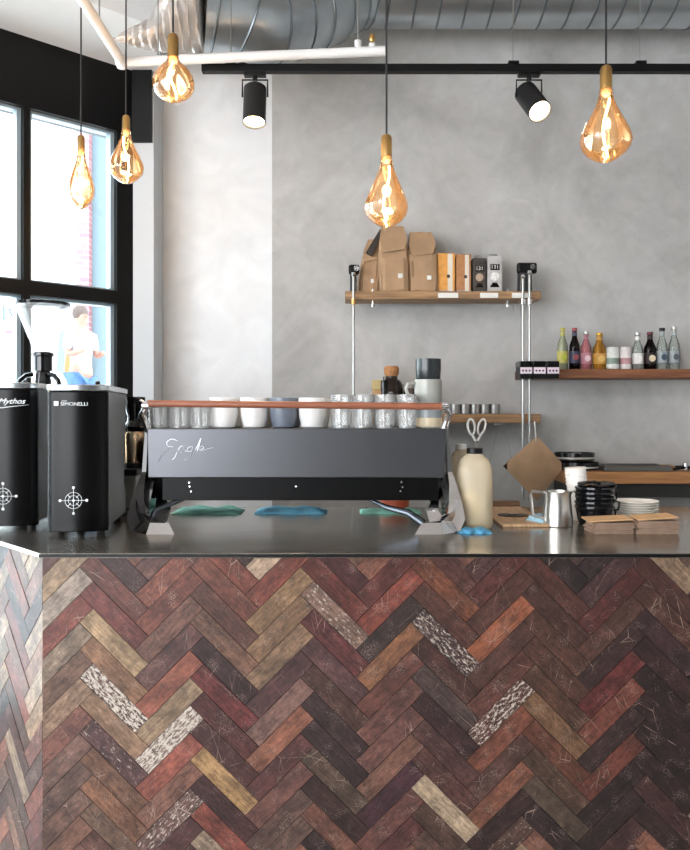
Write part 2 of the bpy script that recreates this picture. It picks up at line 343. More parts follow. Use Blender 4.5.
# ------------------------------------------------------------------ herringbone counter
PAL = ['#6b4238', '#7a5040', '#5a342e', '#8a6450', '#4a2c2a', '#a08468', '#6d5044', '#7d4234', '#3a2828', '#8c5640', '#a89078', '#5e4238', '#6a3834', '#4e3832']
def plankmat():
    m, nt, b, out = newmat('reclaimed_planks'); N = nt.nodes; Lk = nt.links
    at1 = N.new('ShaderNodeVertexColor'); at1.layer_name = 'tint'
    at2 = N.new('ShaderNodeVertexColor'); at2.layer_name = 'wear'
    sp = N.new('ShaderNodeSeparateColor'); Lk.new(at2.outputs[0], sp.inputs[0])
    uv = N.new('ShaderNodeUVMap'); uv.uv_map = 'grain'
    mp = N.new('ShaderNodeMapping'); mp.inputs['Scale'].default_value = (22, 130, 1); Lk.new(uv.outputs[0], mp.inputs[0])
    g = N.new('ShaderNodeTexNoise'); g.inputs['Scale'].default_value = 1; g.inputs['Detail'].default_value = 6; g.inputs['Roughness'].default_value = .65; g.inputs['Distortion'].default_value = .7; Lk.new(mp.outputs[0], g.inputs[0])
    mr = N.new('ShaderNodeMapRange'); mr.inputs[1].default_value = .3; mr.inputs[2].default_value = .7; mr.inputs[3].default_value = .5; mr.inputs[4].default_value = 1.5; Lk.new(g.outputs[0], mr.inputs[0])
    # blotches: hue drift across a plank
    b1 = N.new('ShaderNodeTexNoise'); b1.inputs['Scale'].default_value = 45; b1.inputs['Detail'].default_value = 8; b1.inputs['Roughness'].default_value = .8; Lk.new(uv.outputs[0], b1.inputs[0])
    br = N.new('ShaderNodeValToRGB'); e = br.color_ramp.elements; e[0].position = .34; e[0].color = (.5, .45, .46, 1); e[1].position = .68; e[1].color = (1.45, 1.38, 1.32, 1); Lk.new(b1.outputs[0], br.inputs[0])
    hs = N.new('ShaderNodeHueSaturation'); hs.inputs['Saturation'].default_value = .9; Lk.new(at1.outputs[0], hs.inputs['Color'])
    bb = N.new('ShaderNodeTexNoise'); bb.inputs['Scale'].default_value = 13; bb.inputs['Detail'].default_value = 3; Lk.new(uv.outputs[0], bb.inputs[0])
    bm_ = N.new('ShaderNodeMapRange'); bm_.inputs[1].default_value = .3; bm_.inputs[2].default_value = .7; bm_.inputs[3].default_value = .55; bm_.inputs[4].default_value = 1.3; Lk.new(bb.outputs[0], bm_.inputs[0])
    hv = N.new('ShaderNodeVectorMath'); hv.operation = 'SCALE'; Lk.new(hs.outputs[0], hv.inputs[0]); Lk.new(bm_.outputs[0], hv.inputs['Scale'])
    s1 = N.new('ShaderNodeVectorMath'); s1.operation = 'SCALE'; Lk.new(hv.outputs[0], s1.inputs[0]); Lk.new(mr.outputs[0], s1.inputs['Scale'])
    s2 = N.new('ShaderNodeVectorMath'); s2.operation = 'MULTIPLY'; Lk.new(s1.outputs[0], s2.inputs[0]); Lk.new(br.outputs[0], s2.inputs[1])
    # flaking pale paint
    mp2 = N.new('ShaderNodeMapping'); mp2.inputs['Scale'].default_value = (60, 150, 1); Lk.new(uv.outputs[0], mp2.inputs[0])
    p = N.new('ShaderNodeTexNoise'); p.inputs['Scale'].default_value = 1; p.inputs['Detail'].default_value = 8; p.inputs['Roughness'].default_value = .72; Lk.new(mp2.outputs[0], p.inputs[0])
    th = N.new('ShaderNodeMapRange'); th.inputs[1].default_value = 0; th.inputs[2].default_value = 1; th.inputs[3].default_value = .76; th.inputs[4].default_value = .46; Lk.new(sp.outputs[0], th.inputs[0])
    gt = N.new('ShaderNodeMath'); gt.operation = 'SUBTRACT'; Lk.new(p.outputs[0], gt.inputs[0]); Lk.new(th.outputs[0], gt.inputs[1])
    gm = N.new('ShaderNodeMath'); gm.operation = 'MULTIPLY'; gm.use_clamp = True; gm.inputs[1].default_value = 14; Lk.new(gt.outputs[0], gm.inputs[0])
    mx = N.new('ShaderNodeMix'); mx.data_type = 'RGBA'; Lk.new(gm.outputs[0], mx.inputs['Factor']); Lk.new(s2.outputs[0], mx.inputs['A']); mx.inputs['B'].default_value = lin('#b3a79b')
    # thin scratches
    tc = N.new('ShaderNodeTexCoord')
    last = mx.outputs['Result']
    # fine pale grit in the worn varnish
    sk = N.new('ShaderNodeTexNoise'); sk.inputs['Scale'].default_value = 300; sk.inputs['Detail'].default_value = 2; Lk.new(uv.outputs[0], sk.inputs[0])
    sk2 = N.new('ShaderNodeTexNoise'); sk2.inputs['Scale'].default_value = 20; sk2.inputs['Detail'].default_value = 4; Lk.new(uv.outputs[0], sk2.inputs[0])
    ad = N.new('ShaderNodeMath'); ad.operation = 'MULTIPLY'; Lk.new(sk.outputs[0], ad.inputs[0]); Lk.new(sk2.outputs[0], ad.inputs[1])
    gr = N.new('ShaderNodeMapRange'); gr.inputs[1].default_value = .33; gr.inputs[2].default_value = .42; gr.inputs[3].default_value = 0; gr.inputs[4].default_value = .35; Lk.new(ad.outputs[0], gr.inputs[0])
    gx = N.new('ShaderNodeMix'); gx.data_type = 'RGBA'; Lk.new(gr.outputs[0], gx.inputs['Factor']); Lk.new(last, gx.inputs['A']); gx.inputs['B'].default_value = lin('#a58f84'); last = gx.outputs['Result']
    fac = None
    bk = N.new('ShaderNodeTexNoise'); bk.inputs['Scale'].default_value = 14; bk.inputs['Detail'].default_value = 3; Lk.new(tc.outputs['Object'], bk.inputs[0])
    bkm = N.new('ShaderNodeMapRange'); bkm.inputs[1].default_value = .5; bkm.inputs[2].default_value = .68; Lk.new(bk.outputs[0], bkm.inputs[0])
    for ang, sc, sx_ in ((.5, 6.0, 1), (-1.1, 9.0, .6), (1.3, 14.0, .5)):
        m3 = N.new('ShaderNodeMapping'); m3.inputs['Rotation'].default_value = (0, ang, 0); m3.inputs['Scale'].default_value = (1, 1, sx_); Lk.new(tc.outputs['Object'], m3.inputs[0])
        vo = N.new('ShaderNodeTexVoronoi'); vo.feature = 'DISTANCE_TO_EDGE'; vo.inputs['Scale'].default_value = sc; Lk.new(m3.outputs[0], vo.inputs['Vector'])
        l = N.new('ShaderNodeMath'); l.operation = 'LESS_THAN'; l.inputs[1].default_value = .0004*sc; Lk.new(vo.outputs['Distance'], l.inputs[0])
        ml = N.new('ShaderNodeMath'); ml.operation = 'MULTIPLY'; Lk.new(l.outputs[0], ml.inputs[0]); Lk.new(sp.outputs[2], ml.inputs[1])
        m4 = N.new('ShaderNodeMath'); m4.operation = 'MULTIPLY'; Lk.new(ml.outputs[0], m4.inputs[0]); Lk.new(bkm.outputs[0], m4.inputs[1])
        mm = N.new('ShaderNodeMix'); mm.data_type = 'RGBA'; Lk.new(m4.outputs[0], mm.inputs['Factor']); Lk.new(last, mm.inputs['A']); mm.inputs['B'].default_value = lin('#8f7a6e'); last = mm.outputs['Result']
    Lk.new(last, b.inputs['Base Color']); b.inputs['Coat Weight'].default_value = .3; b.inputs['Coat Roughness'].default_value = .25; b.inputs['Specular IOR Level'].default_value = .25
    rr = N.new('ShaderNodeMapRange'); rr.inputs[3].default_value = .42; rr.inputs[4].default_value = .7; Lk.new(g.outputs[0], rr.inputs[0]); Lk.new(rr.outputs[0], b.inputs['Roughness'])
    bp = N.new('ShaderNodeBump'); bp.inputs['Strength'].default_value = .5; bp.inputs['Distance'].default_value = .004; Lk.new(g.outputs[0], bp.inputs['Height']); Lk.new(bp.outputs[0], b.inputs['Normal'])
    return m
M_plank = plankmat()
def clip(poly, axis, val, keep_less):
    out = []; n = len(poly)
    ins = lambda p: (p[axis] <= val) if keep_less else (p[axis] >= val)
    for i in range(n):
        a, b = poly[i], poly[(i+1) % n]
        if ins(a): out.append(a)
        if ins(a) != ins(b):
            t = (val-a[axis])/(b[axis]-a[axis]); out.append(tuple(a[k]+(b[k]-a[k])*t for k in range(4)))
    return out
LP = 78.2/F*2.2; WP = LP/4
SPECIAL = {}
def herringbone(name, M, u0, u1, v0, v1, ou, ov, parent, picker, gap=.0007):
    """planks in a (u, v) sheet placed by matrix M (u, depth, v)"""
    r2 = math.sqrt(.5); mb = []
    K = int(4/WP)
    verts = []; faces = []; info = []
    rnd = random.Random(11)
    for T in range(-8, 14):
        for k in range(-60, 60):
            for kind in (0, 1):
                a0, b0 = k*WP+T*LP, k*WP-T*LP
                if kind == 0: A = (a0, a0+LP, b0, b0+WP)
                else: A = (a0, a0+WP, b0+WP, b0+WP+LP)
                a_, b_, c_, d_ = A
                cu = ((a_+b_)/2-(c_+d_)/2)*r2+ou; cv = ((a_+b_)/2+(c_+d_)/2)*r2+ov
                if not (u0-.15 < cu < u1+.15 and v0-.15 < cv < v1+.15): continue
                rect = [(a_+gap, c_+gap), (b_-gap, c_+gap), (b_-gap, d_-gap), (a_+gap, d_-gap)]
                off = (rnd.random()*9, rnd.random()*9)
                poly = []
                for (a, b) in rect:
                    g = (a, b) if kind == 0 else (b, a)
                    poly.append(((a-b)*r2+ou, (a+b)*r2+ov, g[0]+off[0], g[1]+off[1]))
                for ax, val, kl in ((0, u0, False), (0, u1, True), (1, v0, False), (1, v1, True)):
                    if poly: poly = clip(poly, ax, val, kl)
                if len(poly) < 3: continue
                col, wear = picker(cu, cv, kind, rnd)
                dz = rnd.uniform(0, .0015); n = len(poly); o = len(verts)
                for p in poly: verts.append(M@Vector((p[0], -.012-dz, p[1])))
                for p in poly: verts.append(M@Vector((p[0], 0, p[1])))
                fl = [[o+i for i in range(n)]]+[[o+i, o+n+i, o+n+(i+1) % n, o+(i+1) % n] for i in range(n)]
                uvs = {o+i: (p[2], p[3]) for i, p in enumerate(poly)}; uvs.update({o+n+i: (p[2], p[3]) for i, p in enumerate(poly)})
                for f in fl: faces.append(f); info.append((col, wear, uvs))
    me = bpy.data.meshes.new(name); me.from_pydata([tuple(v) for v in verts], [], faces)
    ct = me.color_attributes.new('tint', 'FLOAT_COLOR', 'CORNER'); cw = me.color_attributes.new('wear', 'FLOAT_COLOR', 'CORNER')
    uvl = me.uv_layers.new(name='grain')
    for p, (col, wear, uvs) in zip(me.polygons, info):
        for li in p.loop_indices:
            ct.data[li].color = col; cw.data[li].color = wear; uvl.data[li].uv = uvs[me.loops[li].vertex_index]
    me.materials.append(M_plank)
    o = bpy.data.objects.new(name, me); COL.objects.link(o); o.parent = parent
    return o
#PLANKTABLE
def pick_random(cu, cv, kind, rnd):
    c = rnd.choice(PAL); f = rnd.uniform(.45, .75)
    col = tuple(x*f for x in lin(c)[:3])+(1,)
    wear = (max(0, rnd.gauss(.12, .2)), rnd.random(), 1 if rnd.random() < .6 else 0, 1)
    return col, wear
def pick_front(cu, cv, kind, rnd):
    px = 345+cu/2.2*F; py = HY+(CZ-cv)/2.2*F
    col, wear = pick_random(cu, cv, kind, rnd)
    best = None
    for (x, y, k, c, w) in SPECIAL_LIST:
        if k == kind and abs(x-px) < 26 and abs(y-py) < 13.8:
            d = abs(x-px)+abs(y-py)
            if best is None or d < best[0]: best = (d, c, w)
    if best:
        a = lin(best[1]); g = lin('#5c4038'); col = tuple((a[q]*.92+g[q]*.08)*.54 for q in range(3))+(1,); wear = (best[2], wear[1], wear[2], 1)
    return col, wear
def _tab():  # plank colours keep the light falloff in them, paler left and darker right
    T = """A 130,50,b09474 135,85,b8a898,.45 130,140,8e4436 135,195,9a8570 130,245,7a5a48 135,300,a58468 130,350,8a5648 125,405,7c5a4e 130,460,6f5348 130,520,755446 140,570,8a5e4a
B 240,45,4a2c2c,.2 230,85,6e3a30 225,130,7a3a34 225,185,c0a078 225,240,9a7050 225,305,5a3a36,1 230,355,9c7a5e 225,420,5c3c3e,.6 230,460,7c5640 230,500,8a5c40 230,550,7a5c4a
A 330,40,8a4a34 330,95,7a4030 330,150,7a5244 335,210,6c4440 335,275,a25840 335,330,a88c6c 335,395,8a7468,1 335,455,a0503c,.4 335,520,6a4a44,.75 340,570,5a3030
B 445,25,803e2c 440,75,7c4434 440,130,6a4238,.35 440,185,805a46 445,245,3c2224 445,300,6c2424 440,355,5a2a28,.2 440,410,4e2a28 445,465,c0965e 450,515,4a2828 445,565,8a4030
A 560,50,843c2a 555,105,a07c54 555,160,8a6848 560,212,947456 550,270,5a3434 550,330,8a6458,.3 555,385,9a5c40 555,435,5e302e 560,490,7a4c42 550,545,6a4c42
B 650,45,5e2a2c 650,105,5e2a28 650,165,6c3030 650,225,6a4444,.2 660,280,5a3a30 665,330,3e2a2a 660,385,3a2628 660,440,5a4638 665,500,3c2420 660,560,7a4c3c"""
    T2 = """B -5,60,6a2c22 -5,150,8a6a5a,.7 -5,330,a06438 0,390,2e2a2c 0,440,3a2422 0,500,5a4638
A 100,40,6c2e26 100,100,8a3a26 95,155,3e2c28 105,210,8a5834 105,265,6e3c30 100,320,74463c 100,370,7a4c42 105,410,7c5240 100,460,4a2430 110,510,2e2224 115,560,6e4038
B 212,55,7e4528 205,110,5c3428 212,185,4a3032,.8 205,245,4e2a24 205,305,54423e 205,360,3c2022 210,415,5e3a36 205,465,5c3630 200,520,c0a888,.6
A 310,45,5a2822 315,100,5c3428 320,155,aa5a2c 320,210,5a362c 320,262,6c3a2c 322,325,5c2e26,.85 320,385,86482e 315,440,5e3c34 320,500,8a5238 330,550,3a2220
B 420,60,5c3026 425,130,4e2e26 425,180,5a3628 425,235,5a3628 425,290,5e3c2a 425,345,86603e 430,400,6e3c28 420,460,5e4434 420,515,5a4a3c
A 535,50,4e3030 545,105,5a2420 535,160,5a362a 535,212,3e2422 545,265,6a2420 545,310,7a3c2a 540,355,382422 540,400,875240 545,445,6e3424 540,500,2a1a1c 550,560,2e1e1e
B 645,60,542c24 640,130,5a3428 640,190,42262a,.3 650,250,3a1e20 650,300,2e1a1c 645,350,321c1e,.35 650,420,2c1a1a 650,480,2e1c1c 640,540,3a2624"""
    out = []
    for tab, ox in ((T, 0), (T2, 340)):
        for ln in tab.split('\n'):
            w = ln.split(); k = 0 if w[0] == 'A' else 1
            for e in w[1:]:
                f = e.split(','); out.append((ox+float(f[0])/1.971, 550+float(f[1])/1.971, k, f[2], float(f[3]) if len(f) > 3 else .06))
    return out
SPECIAL_LIST = _tab()
YF = 2.2; ZC = 1.10; XL = X_(42, YF)
XR = 1.75
CD = Vector((-.683, .73, 0)).normalized(); CN = Vector((-.73, -.683, 0)).normalized()  # chamfered end
cnt = thing('bar_counter', 'bar counter clad in reclaimed herringbone planks with dark metal top', 'counter', (XL, YF, 0))
IM = Matrix.Translation((-XL, -YF, 0))
herringbone('plank_front', IM@Matrix.Translation((0, YF+.014, 0)), XL+.001, XR, .08, ZC-.0115, X_(148.3, YF), .035, cnt, pick_front)
uM = Matrix(((-CD.x, -CN.x, 0, 0), (-CD.y, -CN.y, 0, 0), (0, 0, 1, 0), (0, 0, 0, 1)))  # u runs towards the corner
CL = 1.08
def pick_side(cu, cv, kind, rnd):
    col, wear = pick_random(cu, cv, kind, rnd); 
    return col, wear
herringbone('plank_side', Matrix.Translation((0, .0, 0))@uM@Matrix.Translation((0, .014, 0)), -CL, -.001, .08, ZC-.012, -.09, .02, cnt, pick_side)
EX = XL+CD.x*CL; EY = YF+CD.y*CL; YB = 3.3
def cpoly(ins, z):
    return [(XL+ins*.5, YF+ins, z), (XR, YF+ins, z), (XR, YB, z), (EX+ins*1.4, YB, z), (EX+ins*1.4, EY, z)]
MB().prism([(x-XL, y-YF, z) for x, y, z in cpoly(.03, 0)], (0, 0, ZC-.012)).build('carcass', M_black, cnt, smooth=False)
def topmat():
    m, nt, b, out = newmat('dark_metal_top'); N = nt.nodes; Lk = nt.links
    tc = N.new('ShaderNodeTexCoord'); mp = N.new('ShaderNodeMapping'); mp.inputs['Scale'].default_value = (2, 5, 1); Lk.new(tc.outputs['Object'], mp.inputs[0])
    n = N.new('ShaderNodeTexNoise'); n.inputs['Scale'].default_value = 2; n.inputs['Detail'].default_value = 6; Lk.new(mp.outputs[0], n.inputs[0])
    r = N.new('ShaderNodeValToRGB'); r.color_ramp.elements[0].color = lin('#8f8881'); r.color_ramp.elements[1].color = lin('#b0a89f'); r.color_ramp.elements[0].position = .35; r.color_ramp.elements[1].position = .65
    Lk.new(n.outputs[0], r.inputs[0]); Lk.new(r.outputs[0], b.inputs['Base Color']); b.inputs['Metallic'].default_value = .85
    mr = N.new('ShaderNodeMapRange'); mr.inputs[3].default_value = .12; mr.inputs[4].default_value = .26; Lk.new(n.outputs[0], mr.inputs[0]); Lk.new(mr.outputs[0], b.inputs['Roughness'])
    return m
M_top = topmat()
MB().prism([(XL-.004-XL, -.006, ZC-.012), (XR-XL, -.006, ZC-.012), (XR-XL, YB-YF, ZC-.012), (EX-.01-XL, YB-YF, ZC-.012), (EX-.01-XL, EY-YF-.004, ZC-.012)], (0, 0, .012)).build('counter_top', M_top, cnt, bevel=.001)
MB().prism([(XL-.006-XL, -.0075, ZC-.0105), (XR-XL, -.0075, ZC-.0105), (XR-XL, -.006, ZC-.0105), (XL-.005-XL, -.006, ZC-.0105)], (0, 0, .0095)).build('edge_strip', M_black, cnt)
# ------------------------------------------------------------------ shelves
M_shelf = wood('shelf_wood', '#7a5c40', '#b08a62', stretch=(1.5, 20, 25))
M_shelf2 = wood('shelf_wood_red', '#6b3f28', '#8f5c3c', stretch=(1.5, 20, 25))
M_shelf3 = wood('shelf_wood_tan', '#9c6a40', '#c08a58', stretch=(1.5, 20, 25))
YS0, YS1 = 3.93, 4.17
def board(px0, px1, py0, py1, m, name='wall_shelf', label='', Y0=YS0, Y1=YS1):
    x0, x1 = X_(px0, Y0), X_(px1, Y0); zt, zb = Z_(py0, Y0), Z_(py1, Y0)
    t = thing(name, label, 'shelf', ((x0+x1)/2, Y0, zt))
    w = (x1-x0)/2
    MB().box(-w, w, 0, Y1-Y0, zb-zt, 0).build('shelf_board', m, t, bevel=.004)
    return t, x0, x1, zt, zb
s1, a0, a1, zt1, zb1 = board(345, 541, 291, 299, M_shelf, label='upper wooden wall shelf holding kraft bags and cartons', Y1=4.1)
s2, c0, c1, zt2, zb2 = board(525, 760, 369, 378, M_shelf2, label='reddish wooden wall shelf holding bottles and cans')
s3, d0, d1, zt3, zb3 = board(352, 541, 414, 423, M_shelf, label='small wooden shelf behind the espresso machine with steel cups')
s4, e0, e1, zt4, zb4 = board(566, 760, 472, 484, M_shelf3, label='lowest tan wooden wall shelf with pans and tray', Y0=3.8, Y1=4.17)
x4 = s4.location.x
MB().box(e0+.04-x4, e1-x4, .05, .37, -.125, zb4-zt4).build('shelf_backing', mat('dark_backing', '#2a2927', .5), s4)
# label strips under the upper shelf
M_paper = mat('paper_white', '#e4e2de', .7)
for px0, px1 in ((438, 458), (480, 498), (512, 531)):
    q = MB(); x0, x1 = X_(px0, YS0)-s1.location.x, X_(px1, YS0)-s1.location.x
    q.box(x0, x1, -.006, 0, -.034, -.01).build('price_rail', M_paper, s1)
for px in (373, 508):
    q = MB(); x = X_(px, YS0+.02)-s1.location.x
    q.cyl((x, .03, -.065), (x, .03, .012), .006, n=10); q.lathe([(0, -.008), (.009, -.006), (.009, .004), (0, .008)], (x, .03, -.068), 12); q.build('bolt', M_chrome, s1)
# suspension rods carrying the shelves
def rod(px, y0, y1, label, grp=None):
    Y = 3.905
    x = X_(px, Y); zt, zb = Z_(y0, Y), Z_(y1, Y)
    t = thing('shelf_rod', label, 'rod', (x, Y, zb), group=grp)
    MB().cyl((0, 0, 0), (0, 0, zt-zb), .0062, n=12).build('rod', M_rod, t)
    MB().lathe([(0, .022), (.009, .02), (.011, .008), (.006, 0)][::-1], (0, 0, zt-zb-.004), 14).build('rod_cap', M_chrome, t)
    zz = zb1-.032-zb
    MB().lathe([(.0065, 0), (.012, .002), (.012, .028), (.0065, .03)], (0, 0, zz), 14).build('clamp_nut', M_brass if px < 400 else M_chrome, t)
    return t
rod(353.5, 276, 500, 'long grey metal rod at the left end of the upper shelf')
rod(523, 278, 500, 'left rod of the close pair at the right shelf ends')
rod(529.5, 274, 500, 'right rod of the close pair at the right shelf ends')
# clamps / little devices on the upper shelf ends
def clampthing(px0, px1, py0, label):
    Y = 4.03; w = (X_(px1, Y)-X_(px0, Y)); x = (X_(px0, Y)+X_(px1, Y))/2; h = Z_(py0, Y)-zt1
    t = thing('camera_clamp', label, 'clamp', (x, Y, zt1))
    MB().box(-w*.35, w*.1, -.03, .03, 0, h*.75).build('clamp_body', mat('dark_plastic', '#2b2d30', .35, noise=.2), t, bevel=.006)
    m = MB(); m.box(-w*.45, w*.45, -.035, .0, h*.62, h*.95); m.build('clamp_head', M_black, t, bevel=.01)
    MB().cyl((w*.2, -.035, h*.8), (w*.2, -.05, h*.8), .014, n=14).build('clamp_knob', M_chrome, t)
    MB().cyl((w*.25, 0, 0), (w*.25, 0, h*.7), .008, n=10).build('clamp_post', M_chrome, t)
    return t
clampthing(348, 360, 264, 'small dark clamp at the left end of the upper shelf')
clampthing(515, 537, 262, 'dark metal clamp at the right end of the upper shelf')
# ------------------------------------------------------------------ coffee bags
def bag(px0, px1, py0, Y, label, lean=0, fold=.8, tuck=.0, depth=.1, seed=1):
    w = X_(px1, Y)-X_(px0, Y); x = (X_(px0, Y)+X_(px1, Y))/2; h = Z_(py0, Y)-zt1
    rnd = random.Random(seed)
    t = thing('coffee_bag', label, 'bag', (x, Y, zt1))
    rings = []; H = [0, .04, .25, .5, .62, .74, .86, .96, 1.0]
    Wd = [.92, 1, 1.0, 1.0, .99, .93, .84, .74, .72]; Dp = [.9, 1, 1.02, 1, .92, .75, .5, .3, .22]
    for hh, ww, dd in zip(H, Wd, Dp):
        ring = []
        hw = w/2*ww; hd = depth/2*dd; cx = lean*hh*hh
        for j in range(20):
            a = 2*PI*j/20; c, s_ = math.cos(a), math.sin(a)
            p = .42
            ring.append(Vector((cx+hw*math.copysign(abs(c)**p, c)+rnd.uniform(-.004, .004), hd*math.copysign(abs(s_)**p, s_)+rnd.uniform(-.01, .01)*(hh > 0), h*hh+rnd.uniform(-.002, .002)*(0 < hh < 1))))
        rings.append(ring)
    MB().loft(rings).build('bag_body', M_kraft, t, ang=24)
    # folded flap coming down the front
    hw = w*.37
    P = [(-hw+lean*.95, -depth*.12, h*1.0), (hw+lean*.95, -depth*.12, h*1.0), (hw*1.2+lean*.5, -depth*.42, h*.78), (hw*.9+lean*.3, -depth*.56, h*.62), (-hw*1.0+lean*.3, -depth*.56, h*.57), (-hw*1.25+lean*.5, -depth*.44, h*.76)]
    MB().prism(P, (0, .006, 0)).build('folded_flap', M_kraft, t)
    MB().box(w*.1, w*.26, -depth*.545, -depth*.5, h*.2, h*.27).build('sticker', M_paper, t, bevel=.003)
    return t
bag(359, 378, 240, 4.09, 'leftmost kraft paper bag with dark fold, partly behind the middle bag', lean=.035, depth=.1, seed=2)
MB().prism([at(366, 252, 4.02), at(380, 229, 4.02), at(383, 230, 4.02), at(372, 256, 4.02)], (0, .03, 0)).build('dark_fold', mat('dark_seam', '#2c2420', .6), None)
o = bpy.data.objects['dark_fold']; bagL = [q for q in bpy.data.objects if q.name == 'coffee_bag'][0]; o.parent = bagL; o.matrix_parent_inverse = Matrix.Translation(bagL.location).inverted()
bag(379, 409, 227, 4.03, 'tallest kraft paper coffee bag, in the middle of the three', lean=-.01, depth=.14, seed=3)
bag(408, 437, 233, 4.04, 'right kraft coffee bag beside the orange carton', lean=-.01, depth=.14, seed=5)
# cartons
def carton(px0, px1, py0, label, main, strip, kind):
    Y = 4.0; w = X_(px1, Y)-X_(px0, Y); x = (X_(px0, Y)+X_(px1, Y))/2; h = Z_(py0, Y)-zt1; d = .075
    t = thing('carton', label, 'box', (x, Y, zt1))
    MB().box(-w/2, w/2, 0, d, 0, h).build('box_body', mat('carton_'+main, main, .5, noise=.15, scale=30), t, bevel=.002)
    if kind == 'tea':
        MB().box(w*.08, w*.36, -.0012, 0, .01, h-.004).build('printed_panel', mat('carton_strip', '#dcd3c4', .6), t)
        m = MB(); m.lathe([(0, 0), (.009, 0), (.009, .001), (0, .001)], (0, 0, 0), 16, M=Matrix.Translation((w*.12, -.0014, h*.42))@Matrix.Rotation(PI/2, 4, 'X')); m.build('emblem', mat('dark_print', '#4a3a30', .6), t)
        MB().box(-w/2, w/2, -.001, 0, .0, .014).build('base_band', mat('carton_band', '#a79fa6', .6), t)
    else:
        MB().box(-w*.3, w*.34, -.0012, 0, h*.62, h*.78).build('name_plate', M_blackgloss, t)
        text('lettering', kind, .026, M_paper, t, (0, -.002, h*.7), FRONT)
        m = MB(); m.lathe([(0, 0), (w*.3, 0), (w*.3, .0012), (0, .0012)], (0, 0, 0), 20, M=Matrix.Translation((0, -.0002, h*.45))@Matrix.Rotation(PI/2, 4, 'X')); m.build('round_print', mat('print_'+strip, strip, .6, noise=.3, scale=60), t)
        MB().prism([(-w*.34, 0, h*.16), (w*.34, 0, h*.16), (w*.15, 0, h*.28), (-w*.15, 0, h*.28)], (0, -.0013, 0)).build('cup_print', M_blackgloss, t)
        MB().prism([(-w*.3, .01, h), (w*.3, .01, h), (w*.25, .05, h+.02), (-w*.25, .05, h+.02)], (0, .008, 0)).build('gable_top', M_steel, t)
    return t
carton(437.5, 455, 253, 'orange and cream carton next to the kraft bags', '#dc9c4c', '', 'tea')
carton(456.5, 471, 254, 'darker orange-brown carton, second of the orange pair', '#b07c50', '', 'tea')
carton(473, 486, 258, 'black and grey printed carton with round brown print', '#3b3632', '#b09a86', '131')
carton(487.5, 502, 256, 'silver and black printed carton, rightmost on the upper shelf', '#b9b7b5', '#e2e0de', '131')
# ------------------------------------------------------------------ bottles and cans
def bottle(px, py_top, wpx, label, glass, liquid, lab, cap, fill=.85, lcol=None):
    Y = 4.03; x = X_(px, Y); h = Z_(py_top, Y)-zt2; r = wpx/2/F*Y
    t = thing('drink_bottle', label, 'bottle', (x, Y, zt2))
    nk = r*.42
    pr = [(r*.9, 0), (r, .006), (r, h*.52), (r*.93, h*.6), (nk*1.3, h*.74), (nk, h*.82), (nk, h*.95)]
    MB().lathe(pr, n=20).build('bottle_glass', glass, t)
    if liquid:
        pl = [(r*.86, .004), (r*.93, .01), (r*.93, h*.52), (r*.85, h*.6), (nk*1.1, h*.74), (nk*.8, h*.8)]
        MB().lathe(pl, n=20).build('drink', liquid, t)
    MB().lathe([(nk*1.15, h*.93), (nk*1.25, h*.94), (nk*1.2, h*1.0), (0, h*1.0)], n=16).build('cap', cap, t)
    MB().lathe([(r*1.01, h*.16), (r*1.03, h*.165), (r*1.03, h*.44), (r*1.01, h*.445)], n=20).build('bottle_label', lab, t)
    m = MB(); m.lathe([(0, 0), (r*.55, 0), (r*.55, .0015), (0, .0015)], (0, 0, 0), 16, M=Matrix.Translation((0, -r*1.03, h*.3))@Matrix.Rotation(PI/2, 4, 'X')); m.build('label_print', lcol or M_paper, t)
    MB().lathe([(nk*1.04, h*.8), (nk*1.08, h*.81), (nk*1.08, h*.9), (nk*1.04, h*.91)], n=14).build('neck_label', lab, t)
    return t
G_clear = thin_glass('bottle_clear', '#e6ece8', body=.18, bodycol='#d8dcd8')
G_dark = thin_glass('bottle_dark', '#281612', body=.3, bodycol='#140a08')
G_pink = thin_glass('bottle_pink', '#f3c6cc', body=.25, bodycol='#d99aa2')
G_yel = thin_glass('bottle_yellow', '#e8c878', body=.35, bodycol='#b98c3c')
c_ye = mat('cap_yellow', '#b3a94e', .4); c_re = mat('cap_red', '#9a4a50', .4); c_si = mat('cap_silver', '#c2c2c4', .3, 1); c_go = mat('cap_gold', '#c9a24a', .3, 1)
L = lambda c: mat('label_'+c, c, .5, noise=.12, scale=50)
bottle(562.5, 328, 10.5, 'clear bottle with yellow cap and lemon label, leftmost on bottle shelf', G_clear, mat('lemonade', '#b6b48c', .2), L('#b3ab5a'), c_ye, lcol=L('#a9b03a'))
bottle(574.5, 328, 10.5, 'dark cola bottle with red cap and blue-red label', G_dark, mat('cola', '#1c0d0b', .1), L('#34364c'), c_re, lcol=L('#8e4444'))
bottle(586, 332, 11, 'small pink bottle with round pink label', G_pink, mat('pink_tonic', '#a8787a', .2), L('#a4707a'), c_si, lcol=L('#d8bcc2'))
bottle(599.5, 333, 13, 'yellow-orange squat bottle with gold cap', G_yel, mat('orange_juice', '#b98c34', .2), L('#b98838'), c_go, lcol=L('#cfa860'))
bottle(637.5, 333, 11, 'short clear tonic bottle with white label beside the pink can', G_clear, None, L('#dcdad6'), c_si, lcol=L('#efeeea'))
bottle(650, 332, 12, 'dark brown bottle with oval cream label', G_dark, mat('dark_ale', '#180c0b', .1), L('#231514'), mat('cap_dark', '#6a2c38', .4), lcol=L('#ddcfae'))
bottle(662, 328, 11, 'tall clear water bottle with black cap', G_clear, None, thin_glass('label_clear', '#dfe5e8', body=.5, bodycol='#c9d2d6'), mat('cap_black', '#101012', .4), lcol=L('#37465a'))
